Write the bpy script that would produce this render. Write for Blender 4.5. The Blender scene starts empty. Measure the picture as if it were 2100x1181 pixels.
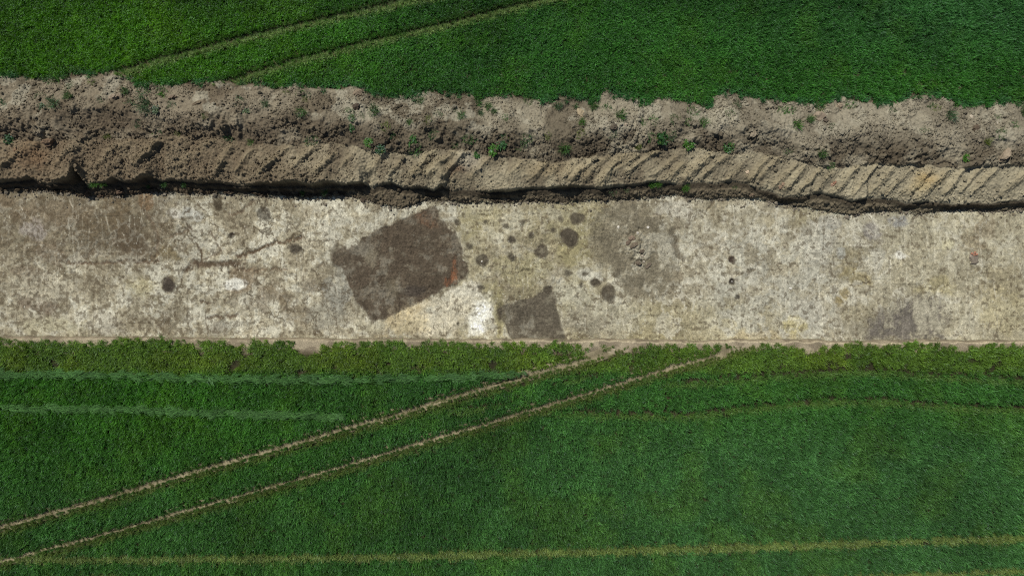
import bpy, math, random
import numpy as np
from mathutils import Vector

# ------------------------------------------------------------------ camera, light, exposure
H = 35.0                       # the camera hangs straight above the trench
S = 40.0                       # pixels of the photograph per metre at field level
SUN_EL = math.radians(53.0)
SHX, SHY = 0.60, -0.80         # where shadows fall on the ground
sc = bpy.context.scene
cam_d = bpy.data.cameras.new("camera")
cam_d.sensor_width = 36.0
cam_d.lens = 24.0
cam_d.clip_end = 2000.0
cam = bpy.data.objects.new("camera", cam_d)
cam.location = (0, 0, H)
sc.collection.objects.link(cam)
sc.camera = cam
world = bpy.data.worlds.new("World")
sc.world = world
world.use_nodes = True
wn = world.node_tree
sky = wn.nodes.new("ShaderNodeTexSky")
sky.sky_type = 'NISHITA'
sky.sun_disc = False
sky.sun_elevation = SUN_EL
sky.sun_rotation = math.atan2(-SHX, -SHY)
sky.air_density = 1.0
wn.links.new(sky.outputs[0], wn.nodes["Background"].inputs[0])
wn.nodes["Background"].inputs[1].default_value = 0.05
sun_d = bpy.data.lights.new("sun", 'SUN')
sun_d.energy = 4.0
sun_d.angle = math.radians(0.53)
sun_d.color = (1.0, 0.965, 0.90)
sun = bpy.data.objects.new("sun", sun_d)
sun.rotation_euler = Vector((SHX*math.cos(SUN_EL), SHY*math.cos(SUN_EL), -math.sin(SUN_EL))).to_track_quat('-Z', 'Y').to_euler()
sun.location = (-20, 25, 40)
sc.collection.objects.link(sun)
sc.view_settings.view_transform = 'Standard'
sc.view_settings.look = 'None'
sc.view_settings.exposure = 0.0
sc.view_settings.gamma = 1.0
sc.cycles.filter_width = 1.1
sc.cycles.use_denoising = False

# ------------------------------------------------------------------ helpers
rng = np.random.default_rng(7)
random.seed(7)
TAB = rng.random((512, 512)).astype(np.float32)
TAB2 = rng.random((512, 512)).astype(np.float32)
TAB3 = rng.random((512, 512)).astype(np.float32)

def sstep(a, b, x):
    t = np.clip((x-a)/(b-a), 0, 1)
    return t*t*(3-2*t)

def vnoise(x, y, seed=0):
    x = x + seed*37.17; y = y + seed*91.73
    xi = np.floor(x).astype(np.int64); yi = np.floor(y).astype(np.int64)
    fx = (x-xi).astype(np.float32); fy = (y-yi).astype(np.float32)
    fx = fx*fx*fx*(fx*(fx*6-15)+10); fy = fy*fy*fy*(fy*(fy*6-15)+10)
    x0 = xi & 511; x1 = (xi+1) & 511; y0 = yi & 511; y1 = (yi+1) & 511
    a = TAB[y0, x0]; b = TAB[y0, x1]; c = TAB[y1, x0]; d = TAB[y1, x1]
    return (a+(b-a)*fx)*(1-fy)+(c+(d-c)*fx)*fy

def fbm(x, y, size, octv=4, seed=0, gain=0.5):
    """0..1, mean 0.5; size = metres of the largest feature"""
    x = x/size; y = y/size
    s = 0; a = 1.0; t = 0
    for k in range(octv):
        ca, sa = math.cos(0.6*k), math.sin(0.6*k)
        s = s + a*vnoise(x*ca-y*sa, x*sa+y*ca, seed+k*3); t += a
        a *= gain; x = x*2.03; y = y*2.03
    return s/t

def cells(x, y, size, seed=0, keep=1.0):
    """domed clods: 0..1 bump height of the nearest lump"""
    u = x/size + seed*13.7; v = y/size + seed*51.3
    ui = np.floor(u).astype(np.int64); vi = np.floor(v).astype(np.int64)
    best = np.zeros(u.shape, np.float32)
    for dj in (-1, 0, 1):
        for di in (-1, 0, 1):
            ci = (ui+di) & 511; cj = (vi+dj) & 511
            px = ui+di+0.15+0.7*TAB2[cj, ci]; py = vi+dj+0.15+0.7*TAB3[cj, ci]
            r = 0.35+0.45*TAB[cj, ci]
            on = TAB3[ci, cj] < keep
            hgt = (0.35+0.65*TAB2[ci, cj])
            q = 1-((u-px)**2+(v-py)**2)/(r*r)
            best = np.maximum(best, np.where(on & (q > 0), np.sqrt(np.clip(q, 0, 1))*hgt*r*1.4, 0))
    return best

def billow(x, y, size, octv=3, seed=0, gain=0.55):
    """puffy lumps with sharp cracks between them, 0..1"""
    x = x/size; y = y/size; s = 0; a = 1.0; t = 0
    for k in range(octv):
        ca, sa = math.cos(0.9*k+0.4), math.sin(0.9*k+0.4)
        s = s + a*np.abs(2*vnoise(x*ca-y*sa, x*sa+y*ca, seed+k*5)-1); t += a
        a *= gain; x = x*2.1; y = y*2.1
    return s/t

def srgb(r, g, b):
    f = lambda c: (c/12.92 if c <= 0.04045 else ((c+0.055)/1.055)**2.4)
    return np.array([f(r/255), f(g/255), f(b/255)], np.float32)

def obj_from(name, verts, faces, mat, parent=None, col=None, smooth=False):
    """one mesh object; faces = (n,k) array or list; col = (nverts,3)"""
    me = bpy.data.meshes.new(name)
    verts = np.asarray(verts, np.float32)
    if isinstance(faces, np.ndarray):
        n, k = faces.shape
        me.vertices.add(len(verts)); me.vertices.foreach_set("co", verts.ravel())
        me.loops.add(n*k); me.loops.foreach_set("vertex_index", faces.astype(np.int32).ravel())
        me.polygons.add(n); me.polygons.foreach_set("loop_start", np.arange(0, n*k, k, dtype=np.int32))
        me.polygons.foreach_set("use_smooth", np.full(n, smooth))
        me.update(calc_edges=True)
    else:
        me.from_pydata([tuple(v) for v in verts], [], faces)
        if smooth:
            me.polygons.foreach_set("use_smooth", np.full(len(faces), True))
    if col is not None:
        a = me.color_attributes.new("Col", 'FLOAT_COLOR', 'POINT')
        c4 = np.ones((len(verts), 4), np.float32); c4[:, :3] = col
        a.data.foreach_set("color", c4.ravel())
    me.materials.append(mat)
    o = bpy.data.objects.new(name, me)
    sc.collection.objects.link(o)
    if parent: o.parent = parent
    return o

def tag(o, label=None, cat=None, group=None, kind=None):
    if label: o["label"] = label
    if cat: o["category"] = cat
    if group: o["group"] = group
    if kind: o["kind"] = kind
    return o

# ------------------------------------------------------------------ materials
def soil_material(name, fine=0.3, bump=0.35, use_col=True, color=(0.2, 0.17, 0.13), n_scale=14, sharp=0.2):
    m = bpy.data.materials.new(name); m.use_nodes = True
    nt = m.node_tree; b = nt.nodes["Principled BSDF"]
    b.inputs["Roughness"].default_value = 0.95
    b.inputs["Specular IOR Level"].default_value = 0.12
    tc = nt.nodes.new("ShaderNodeTexCoord")
    n1 = nt.nodes.new("ShaderNodeTexNoise"); n1.inputs["Scale"].default_value = n_scale; n1.inputs["Detail"].default_value = 5; n1.inputs["Roughness"].default_value = 0.65
    n2 = nt.nodes.new("ShaderNodeTexNoise"); n2.inputs["Scale"].default_value = 45; n2.inputs["Detail"].default_value = 3
    for n in (n1, n2): nt.links.new(tc.outputs["Object"], n.inputs["Vector"])
    mr = nt.nodes.new("ShaderNodeMapRange")
    mr.inputs["From Min"].default_value = 0.5-sharp; mr.inputs["From Max"].default_value = 0.5+sharp
    mr.inputs["To Min"].default_value = 1-fine; mr.inputs["To Max"].default_value = 1+fine
    nt.links.new(n1.outputs["Fac"], mr.inputs["Value"])
    vm = nt.nodes.new("ShaderNodeVectorMath"); vm.operation = 'SCALE'
    if use_col:
        at = nt.nodes.new("ShaderNodeAttribute"); at.attribute_name = "Col"
        nt.links.new(at.outputs["Color"], vm.inputs[0])
    else:
        vm.inputs[0].default_value = color
    nt.links.new(mr.outputs["Result"], vm.inputs["Scale"])
    nt.links.new(vm.outputs["Vector"], b.inputs["Base Color"])
    bp = nt.nodes.new("ShaderNodeBump"); bp.inputs["Strength"].default_value = bump; bp.inputs["Distance"].default_value = 0.03
    nt.links.new(n2.outputs["Fac"], bp.inputs["Height"])
    nt.links.new(bp.outputs["Normal"], b.inputs["Normal"])
    return m

def leaf_material(name, instanced=True, color=(0.06, 0.13, 0.03)):
    m = bpy.data.materials.new(name); m.use_nodes = True
    nt = m.node_tree
    for n in list(nt.nodes): nt.nodes.remove(n)
    out = nt.nodes.new("ShaderNodeOutputMaterial")
    geo = nt.nodes.new("ShaderNodeNewGeometry")
    mr = nt.nodes.new("ShaderNodeMapRange"); mr.inputs["To Min"].default_value = 0.6; mr.inputs["To Max"].default_value = 1.4
    nt.links.new(geo.outputs["Random Per Island"], mr.inputs["Value"])
    vm = nt.nodes.new("ShaderNodeVectorMath"); vm.operation = 'SCALE'
    if instanced:
        at = nt.nodes.new("ShaderNodeAttribute"); at.attribute_type = 'INSTANCER'; at.attribute_name = "tint"
        nt.links.new(at.outputs["Color"], vm.inputs[0])
    else:
        oi = nt.nodes.new("ShaderNodeObjectInfo")
        nt.links.new(oi.outputs["Color"], vm.inputs[0])
    nt.links.new(mr.outputs["Result"], vm.inputs["Scale"])
    # every tenth blade or so is a yellowed one
    th = nt.nodes.new("ShaderNodeMath"); th.operation = 'FRACT'
    mu = nt.nodes.new("ShaderNodeMath"); mu.operation = 'MULTIPLY'; mu.inputs[1].default_value = 17.3
    nt.links.new(geo.outputs["Random Per Island"], mu.inputs[0]); nt.links.new(mu.outputs[0], th.inputs[0])
    gt = nt.nodes.new("ShaderNodeMath"); gt.operation = 'GREATER_THAN'; gt.inputs[1].default_value = 0.96
    nt.links.new(th.outputs[0], gt.inputs[0])
    mix = nt.nodes.new("ShaderNodeMix"); mix.data_type = 'RGBA'
    nt.links.new(gt.outputs[0], mix.inputs["Factor"])
    nt.links.new(vm.outputs["Vector"], mix.inputs["A"]); mix.inputs["B"].default_value = (0.11, 0.14, 0.03, 1)
    dif = nt.nodes.new("ShaderNodeBsdfDiffuse"); tr = nt.nodes.new("ShaderNodeBsdfTranslucent"); gl = nt.nodes.new("ShaderNodeBsdfGlossy")
    gl.inputs["Roughness"].default_value = 0.45; gl.inputs["Color"].default_value = (0.75, 0.85, 1, 1)
    nt.links.new(mix.outputs["Result"], dif.inputs["Color"]); nt.links.new(mix.outputs["Result"], tr.inputs["Color"])
    m1 = nt.nodes.new("ShaderNodeMixShader"); m1.inputs[0].default_value = 0.25
    nt.links.new(dif.outputs[0], m1.inputs[1]); nt.links.new(tr.outputs[0], m1.inputs[2])
    m2 = nt.nodes.new("ShaderNodeMixShader"); m2.inputs[0].default_value = 0.022
    nt.links.new(m1.outputs[0], m2.inputs[1]); nt.links.new(gl.outputs[0], m2.inputs[2])
    nt.links.new(m2.outputs[0], out.inputs["Surface"])
    return m

M_bank = soil_material("bank_soil", 0.22, 0.5)
M_floor = soil_material("trench_soil", 0.30, 0.45, n_scale=22, sharp=0.13)
M_ground = soil_material("field_soil", 0.25, 0.4)
M_clod = soil_material("clod_soil", 0.2, 0.5)
M_crop = leaf_material("crop_leaf")
M_weed = leaf_material("weed_leaf", instanced=False)

# ------------------------------------------------------------------ lines read off the place (x, y in photo pixels)
CROP_N = [(0,160),(60,166),(100,168),(140,166),(165,160),(190,161),(215,158),(235,150),(245,158),(275,174),(300,182),(350,180),(400,178),(440,173),(460,172),(480,177),(540,183),(568,191),(582,180),(600,181),(650,188),(700,190),(728,184),(745,184),(760,200),(790,206),(820,205),(850,203),(880,194),(900,198),(940,199),(968,200),(980,212),(1010,204),(1050,203),(1090,212),(1120,213),(1150,205),(1200,212),(1215,219),(1228,208),(1238,192),(1270,200),(1290,205),(1320,213),(1340,208),(1370,206),(1390,213),(1420,220),(1450,230),(1460,224),(1467,200),(1480,198),(1510,200),(1530,205),(1560,212),(1600,214),(1640,216),(1690,221),(1705,206),(1725,200),(1735,211),(1760,215),(1800,218),(1830,217),(1870,207),(1890,202),(1915,199),(1930,208),(1950,212),(1990,221),(2030,225),(2040,215),(2070,217),(2100,215)]
BOUND = [(0,288),(100,290),(250,285),(400,280),(550,298),(700,294),(760,310),(830,317),(900,305),(950,308),(1000,320),(1060,325),(1100,330),(1150,335),(1190,325),(1250,315),(1320,312),(1380,305),(1440,305),(1500,318),(1550,312),(1610,325),(1650,335),(1700,345),(1750,340),(1800,338),(1850,340),(1900,338),(1950,345),(2000,342),(2050,342),(2100,338)]
CREST = [(0,371),(30,368),(60,363),(80,372),(100,378),(120,370),(138,362),(150,342),(162,358),(180,380),(215,373),(230,364),(260,373),(290,361),(310,360),(330,371),(350,366),(400,373),(440,371),(480,378),(500,381),(530,374),(560,373),(600,371),(640,378),(670,371),(700,375),(740,371),(765,385),(800,370),(830,385),(860,381),(890,389),(905,378),(930,392),(950,388),(1000,392),(1050,388),(1080,385),(1120,385),(1150,380),(1180,380),(1230,385),(1280,379),(1310,378),(1330,371),(1360,373),(1400,378),(1430,373),(1470,376),(1500,371),(1530,376),(1560,387),(1590,395),(1600,402),(1640,402),(1680,395),(1720,402),(1750,412),(1770,406),(1800,405),(1830,408),(1860,416),(1900,412),(1950,417),(2000,414),(2030,417),(2060,412),(2100,410)]
SHADE = [(0,390),(50,388),(90,386),(110,393),(150,394),(170,388),(200,392),(250,392),(300,392),(350,388),(400,388),(430,393),(480,395),(550,402),(640,405),(700,402),(720,398),(745,403),(760,392),(800,393),(850,401),(880,408),(905,406),(930,398),(960,396),(1000,412),(1050,412),(1080,402),(1120,400),(1155,407),(1200,398),(1240,402),(1260,396),(1320,391),(1360,390),(1400,388),(1430,384),(1470,386),(1500,381),(1530,385),(1560,396),(1600,406),(1620,414),(1650,417),(1656,408),(1700,414),(1730,427),(1760,431),(1768,416),(1800,416),(1830,417),(1870,435),(1890,432),(1920,421),(1960,425),(2000,430),(2050,430),(2100,425)]
PALE = [(0,393),(50,392),(100,393),(150,397),(170,405),(200,402),(260,403),(300,394),(500,399),(640,407),(700,402),(730,406),(750,411),(780,420),(820,427),(850,422),(870,413),(900,411),(950,417),(1000,415),(1050,417),(1100,412),(1150,418),(1200,412),(1250,410),(1300,408),(1350,404),(1400,400),(1420,405),(1450,410),(1500,406),(1550,409),(1600,416),(1650,425),(1700,437),(1750,440),(1800,434),(1850,434),(1880,439),(1950,429),(2000,433),(2050,433),(2100,429)]
FLOOR_S = [(0,688),(300,690),(600,692),(900,694),(1200,694),(1500,695),(1800,696),(2100,697)]
LIP_S = [(0,695),(300,694),(600,698),(900,700),(1200,700),(1500,702),(1800,703),(2100,703)]
CROP_S = [(0,698),(100,701),(200,701),(250,697),(300,694),(350,698),(400,701),(450,699),(560,702),(600,704),(622,706),(655,709),(700,702),(800,700),(870,704),(1000,705),(1100,705),(1180,706),(1240,710),(1300,710),(1400,709),(1480,706),(1540,710),(1600,709),(1640,712),(1665,714),(1700,710),(1800,706),(1900,707),(1950,710),(1975,716),(2000,709),(2100,708)]
RIDGES = [((77,293),(8,340)),((160,305),(118,342)),((240,300),(205,338)),((273,290),(225,315)),((330,292),(290,335)),((445,285),(365,337)),((478,300),(450,342)),((520,308),(488,345)),((572,328),(532,358)),((600,300),(570,325)),((658,292),(606,340)),((690,318),(655,350)),((745,293),(705,340)),((790,318),(755,350)),((838,316),(805,352)),((893,306),(850,357)),((933,310),(880,353)),((958,308),(912,358)),((1010,322),(965,362)),((1083,317),(1045,362)),((1120,335),(1095,362)),((1153,332),(1126,360)),((1185,332),(1160,365)),((1222,323),(1176,366)),((1250,313),(1205,362)),((1283,313),(1233,372)),((1305,318),(1262,350)),((1350,310),(1288,350)),((1387,322),(1346,355)),((1400,335),(1370,368)),((1463,313),(1408,365)),((1495,318),(1448,355)),((1522,336),(1498,364)),((1577,320),(1545,360)),((1600,322),(1562,358)),((1630,338),(1595,376)),((1650,345),(1618,382)),((1680,350),(1645,388)),((1715,348),(1678,388)),((1755,343),(1715,392)),((1798,336),(1756,394)),((1832,342),(1790,396)),((1870,345),(1822,397)),((1905,350),(1868,395)),((1947,343),(1890,402)),((1977,343),(1943,390)),((2010,345),(1980,385)),((2045,346),(2003,390)),((2098,365),(2060,395)),((2120,340),(2090,365))]

def pw(p, z=0.0):
    """photo pixel -> world x, y of the point at height z"""
    k = (H-z)/H/S
    return ((p[0]-1050)*k, (590.5-p[1])*k)

# ------------------------------------------------------------------ the excavated strip: one height field, cut into its objects
DX = 0.03
xs = np.arange(-27.6, 27.6+1e-6, DX)
out = 27.6+np.cumsum(0.03*1.035**np.arange(1, 110)); out = out[out < 80]
xs = np.concatenate([-out[::-1], xs, out]).astype(np.float64)
ys = np.arange(11.55, -3.6, -DX).astype(np.float64)
nx, ny = len(xs), len(ys)
def curve(c, z):
    c = np.array(c, float)
    px = 1050 + S*xs*H/(H-np.asarray(z))
    py = np.interp(px, c[:, 0], c[:, 1])
    return (590.5-py)/S*(H-np.asarray(z))/H
def n1(size, seed, octv=3):
    return fbm(xs, np.zeros_like(xs)+seed*5.1, size, octv, seed)-0.5
gap = np.clip((curve(SHADE, -.3)-curve(PALE, -.3))/0.5, 0, 1)
zs = -0.40+0.20*gap
L = curve(CREST, 0.3)-curve(SHADE, -0.3)
zc = np.clip(zs+np.interp(xs, [-26, 5, 12, 26], [1.08, 1.05, 0.9, 0.9])*L/0.80*math.tan(SUN_EL)*0.90, 0.08, 1.0)
yc = curve(CROP_N, 0.0)+0.05*n1(0.3, 3)
yb = curve(BOUND, 0.55)+0.25*n1(0.5, 5)
ye = curve(CREST, zc)+0.10*n1(0.22, 8)
ysh = curve(SHADE, zs)
yf = curve(PALE, -0.45)+0.12*n1(0.3, 11)
yfs = curve(FLOOR_S, -0.45)+0.10*n1(0.5, 13)+0.12*n1(2.0, 14)
yl = np.minimum(curve(LIP_S, 0.0)+0.14*n1(0.4, 15)+0.14*n1(2.0, 14), yfs-0.10)

ycs = curve(CROP_S, 0.0)
X, Y = np.meshgrid(xs, ys)
X = X.astype(np.float32); Y = Y.astype(np.float32)
Z = np.zeros((ny, nx), np.float32)
zt = 0.80+0.30*n1(2.0, 21)
kc = 0.58+0.30*n1(1.6, 24)
for i in range(nx):
    top = yc[i]+0.25; d = top-yb[i]
    e = ye[i]; a = min(yf[i], e-0.30)
    w2 = min(0.45, (e-a)*0.62)
    # from north to south
    kn = [(top+0.05, 0.0), (top-0.18*d, 0.20), (top-0.36*d, 0.48), (top-kc[i]*d, zt[i]), (top-(kc[i]+0.12)*d, zt[i]-0.03), (top-0.90*d, 0.60),
          (yb[i], 0.50), (yb[i]-0.5*(yb[i]-e), 0.5*(0.52+zc[i])+0.04), (e, zc[i]),
          (e-0.07, max(0.03, zc[i]-0.45)), (e-0.14, min(0.02, zc[i]-0.08)), (e-w2*0.66, -0.04-0.04*gap[i]), (e-w2, zs[i]+0.04), (a, -0.445),
          (yfs[i], -0.45), (yfs[i]-0.06, -0.36), (yl[i]+0.02, -0.05), (yl[i]-0.06, 0.0)]
    ky = np.array([-k[0] for k in kn]); kz = np.array([k[1] for k in kn])
    ky = np.maximum.accumulate(ky+np.arange(len(ky))*1e-6)
    Z[:, i] = np.interp(-ys, ky, kz)
YB = yb[None, :]; YE = ye[None, :]; YC = yc[None, :]; YF = yf[None, :]; YFS = yfs[None, :]; YL = yl[None, :]
s1 = np.clip((YC+0.25-Y)/(YC+0.25-YB), 0, 1).astype(np.float32)
s1w = np.clip(s1+0.5*(fbm(X, Y, 1.3, 4, 23)-0.5), 0, 1)
t2 = np.clip((YB-Y)/(YB-YE), -0.4, 1.3).astype(np.float32)
topm = (sstep(0, 0.08, s1)*sstep(-0.05, 0.05, Y-YB)).astype(np.float32)
subm = (sstep(-0.05, 0.05, YB-Y)*sstep(-0.02, 0.06, Y-YE)).astype(np.float32)
facem = (sstep(-0.06, 0.0, YE-Y)*sstep(-0.02, 0.08, Y-YF)).astype(np.float32)
floorm = (sstep(0.0, 0.05, YF-Y)*sstep(0.0, 0.05, Y-YFS)).astype(np.float32)
vergem = sstep(0.0, 0.05, YFS-Y).astype(np.float32)
PX = 1050+S*X*H/(H-Z); PY = 590.5-S*Y*H/(H-Z)
# herringbone ridges left by the digger bucket
wx = X+0.18*(fbm(X, Y, 0.6, 3, 31)-0.5); wy = Y+0.18*(fbm(X, Y, 0.6, 3, 33)-0.5)
R = np.zeros_like(Z)
for k, (a, b) in enumerate(RIDGES):
    ax, ay = pw(a, 0.5); bx_, by_ = pw(b, 0.5)
    ln = math.hypot(bx_-ax, by_-ay); ux, uy = (bx_-ax)/ln, (by_-ay)/ln
    nxr, nyr = -uy, ux                      # towards the lower right
    if nxr < 0: nxr, nyr = -nxr, -nyr
    i0 = np.searchsorted(xs, min(ax, bx_)-1.0); i1 = np.searchsorted(xs, max(ax, bx_)+1.0)
    sl = np.s_[:, i0:i1]
    dx = wx[sl]-ax; dy = wy[sl]-ay
    w = dx*ux+dy*uy; u = dx*nxr+dy*nyr
    A = min((0.10+0.16*TAB[k, 3])*(1.15 if a[0] < 700 else 1.0), 0.24 if a[0] < 700 else 1)
    Lr = 0.22+0.30*TAB[k, 9]
    Ld = 0.15+0.16*TAB[k, 14]
    prof = np.where(u < 0, 1+u/Lr, 1-u/Ld)
    endw = sstep(-0.25, 0.05, w)*sstep(-0.30, 0.15, ln+0.15-w)
    R[sl] = np.maximum(R[sl], A*np.clip(prof, 0, 1)*endw)
R *= 0.40+1.1*fbm(X, Y, 0.8, 3, 36)
R *= sstep(-0.10, 0.12, t2)*sstep(-0.05, 0.10, 1.03-t2)
Z += R
leftish = sstep(900, 350, PX)               # the left part is rougher, crumbly soil
rough = fbm(X, Y, 1.1, 3, 41)
lowtop = sstep(0.42, 0.82, s1w)*topm
c1 = cells(X, Y, 0.34, 1, 0.75); c2 = cells(X, Y, 0.17, 2, 0.8); c3 = cells(X, Y, 0.085, 3, 0.85)
f0 = fbm(X, Y, 0.9, 4, 45)-0.5; f1 = fbm(X, Y, 0.22, 3, 47)-0.5
bl1 = billow(X+0.1*f1, Y, 0.60, 4, 121); bl2 = billow(X, Y, 0.26, 4, 125); bl3 = billow(X, Y, 0.13, 2, 129)
patchy = sstep(0.36, 0.62, fbm(X, Y, 0.8, 3, 43))
Z += topm*(0.30*f0+0.10*f1+0.15*bl1*patchy+0.11*bl2*(0.4+0.6*patchy)+0.06*bl3+0.03*c3*patchy)
stp = np.maximum(sstep(1560, 1700, PX), sstep(690, 720, PX)*sstep(880, 840, PX))
Z += lowtop*(0.20*(bl1-0.4)+(0.06+0.12*patchy)*(bl2-0.4)+0.05*(bl3-0.4)+0.08*c2*patchy+0.13*stp-0.05)
Z += subm*((0.06+0.10*leftish)*bl2*sstep(0.35, 0.6, rough)+0.06*bl3+0.035*c3+0.05*c2*sstep(0.55, 0.68, rough)+0.07*f1+leftish*(0.05*c2*patchy+0.05*bl3+0.08*bl1*patchy)+0.12*f0)
edge = subm*sstep(0.72, 0.98, t2)
Z += edge*(0.07*c2+0.04*c3-0.03)
Z += facem*(0.05*(bl2-0.4)+0.04*(bl3-0.4))
slump = facem*sstep(-0.02, 0.10, (YE-0.30)-Y)
Z += facem*(0.03*c3)+slump*(0.07*c2+0.06*c3+0.06*cells(X, Y, 0.30, 5, 0.4))
Z += floorm*(0.05*(fbm(X, Y, 2.2, 3, 51)-0.5)+0.022*f1+0.010*c3*sstep(0.45, 0.6, rough)+0.008*(fbm(X/0.25, Y, 0.5, 3, 53)-0.5)+0.035*(bl3-0.4)*sstep(0.4, 0.6, rough)+0.045*(bl2-0.4)*sstep(0.52, 0.66, rough))
Z += vergem*(0.03*f1+0.012*c3*sstep(0.5, 0.6, rough))
# the strip dips under the field sheet along its outer rim
PX = 1050+S*X*H/(H-Z); PY = 590.5-S*Y*H/(H-Z)

# ------------------------------------------------------------------ features in the trench floor
def zp(l, o=(650, 400), k=3.0):
    return [(o[0]+a/k, o[1]+b/k) for a, b in l]
D1 = srgb(86, 78, 67); D2 = srgb(82, 75, 65); D3 = srgb(92, 85, 73)
FE = []        # dict(kind, poly | centre+radii, colour, soft, wob, label ...)
def feat(name, label, cat, poly=None, c=None, r=None, ang=0, col=D2, soft=2.5, wob=3.0, mott=0.35, group=None, k=1.0, sink=0.02):
    if poly is None:
        n = 28; poly = []
        rx, ry = r if isinstance(r, tuple) else (r, r)
        for i in range(n):
            t = 2*math.pi*i/n
            q = 1+0.07*math.sin(2*t+c[0])+0.05*math.sin(3*t+c[1])
            a, b = rx*q*math.cos(t), ry*q*math.sin(t)
            poly.append((c[0]+a*math.cos(ang)-b*math.sin(ang), c[1]+a*math.sin(ang)+b*math.cos(ang)))
    FE.append(dict(name=name, label=label, cat=cat, poly=poly, col=col, soft=soft, wob=wob, mott=mott, group=group, k=k, sink=sink, parts=[]))
    return FE[-1]
f = feat("pit_fill", "wide shallow spread of greyish brown soil with broken clods at its middle", "pit",
     poly=zp([(260,180),(330,120),(400,90),(470,60),(560,70),(640,120),(740,170),(800,190),(840,280),(850,450),(870,540),(850,640),(780,720),(700,750),(580,752),(470,740),(440,660),(410,590),(350,560),(290,520),(275,420),(230,330),(235,240)], (1150, 400), 3.69), col=srgb(118,110,94), soft=18, wob=16, mott=0.4, k=0.85)
f = feat("pit_fill", "mottled purplish grey soil patch against the lower edge of the trench, far right", "pit",
     poly=zp([(580,940),(590,850),(640,800),(720,770),(790,715),(860,690),(970,675),(1075,690),(1120,760),(1120,860),(1090,930),(1110,975),(900,980),(700,975),(600,975)], (1600, 400), 3.28), col=srgb(112,105,99), soft=13, wob=12, mott=0.65, k=0.92)
house = feat("pithouse_fill", "large dark brown tilted soil rectangle with orange burnt patches, biggest feature in the trench", "pit",
     poly=zp([(725,65),(640,105),(560,135),(470,165),(400,200),(330,230),(280,265),(240,300),(190,320),(120,335),(90,365),(100,420),(160,450),(170,490),(190,540),(215,590),(230,640),(270,690),(310,740),(350,780),(420,755),(500,720),(580,680),(680,640),(740,600),(800,565),(860,540),(920,520),(940,470),(925,430),(895,390),(890,330),(880,270),(850,235),(800,190),(760,140),(740,90)]), col=srgb(90,79,67), soft=2.5, wob=4, mott=0.20)
feat("pithouse_fill", "smaller dark grey-brown soil block cut off by the lower edge of the trench", "pit",
     poly=zp([(1385,590),(1405,562),(1440,560),(1455,600),(1470,640),(1480,700),(1490,750),(1510,810),(1530,870),(1532,888),(1350,889),(1200,888),(1175,850),(1150,790),(1115,730),(1115,700),(1150,680),(1230,650),(1300,630),(1360,602)]), col=srgb(99,91,79), soft=2.5, wob=3.5, mott=0.25)
HOLES = [
 ((1422,583),28,D1,1.0,"round dark posthole stain touching the upper corner of the smaller dark soil block"),
 ((860,165),20,D3,.85,"small grey stain beside the top right edge of the large burnt rectangle"),
 ((1037,165),17,D3,.9,"small faint grey round stain, second from the left in the topmost row of small stains"),
 ((1165,190),20,D2,.95,"small dark round stain directly above the oval stain, third in the topmost row"),
 ((1263,168),(22,18),D2,.85,"small ragged grey stain, fourth along the topmost row of small stains"),
 ((1500,147),20,D2,.95,"small dark stain immediately left of the upper of the two large round stains"),
 ((1600,145),(50,44),D1,.95,"large round dark stain with a blurred rim, upper one of the two big round stains"),
 ((1452,215),18,D3,.7,"faint small stain up and left of the biggest round stain"),
 ((1555,262),(62,60),D1,1.0,"biggest round dark stain, on yellowish ground below the other large round stain"),
 ((1318,248),(18,22),D2,.85,"small upright stain up and right of the oval stain"),
 ((1198,272),(30,26),D2,1.0,"oval dark stain in the middle of the round stains, just under a smaller one"),
 ((1380,343),(47,43),D1,1.0,"dark round stain of medium size with a pale ring mark inside it"),
 ((938,315),(20,18),D3,.8,"small faint stain next to the right side of the large burnt rectangle"),
 ((1015,400),(42,44),D1,.95,"round dark stain with a white fleck at its centre, nearest the burnt rectangle"),
 ((1198,383),26,D2,.95,"small round dark stain straight below the oval stain"),
 ((1540,480),20,D3,.7,"faint blurred small stain left of the wide brown spread"),
 ((1645,482),(18,14),D3,.75,"faint small oval stain bordering the wide brown spread"),
 ((1712,538),(32,26),D1,1.0,"dark oval stain up and left of the large pear-shaped stain"),
 ((1625,550),(15,22),D2,1.0,"small upright dark oval stain, left neighbour of the dark oval stain"),
 ((1795,605),(48,56),D1,.9,"large pear-shaped dark stain at the lower left of the wide brown spread"),
 ((1845,480),(14,32),D3,.8,"narrow slanting dark stain above the large pear-shaped stain"),
 ((1010,568),(22,15),D2,.85,"small dark smudge below the burnt rectangle's right corner"),
 ((868,788),10,D2,.9,"tiny dark spot on the bright white triangle of ground below the burnt rectangle"),
]
for c, r, col, k, lab in HOLES:
    c2_ = zp([c])[0]
    r2 = tuple(q/3.2 for q in r) if isinstance(r, tuple) else r/3.2
    feat("posthole_fill", lab, "posthole", c=c2_, r=r2, ang=0.5 if "slanting" in lab else 0, col=col, soft=min(3.0, 0.10*max(np.ravel(r))+0.6), wob=min(2.6, 0.08*max(np.ravel(r))+0.5), k=max(k, 0.95), group="round soil stains in the trench floor", mott=0.15)
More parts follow.
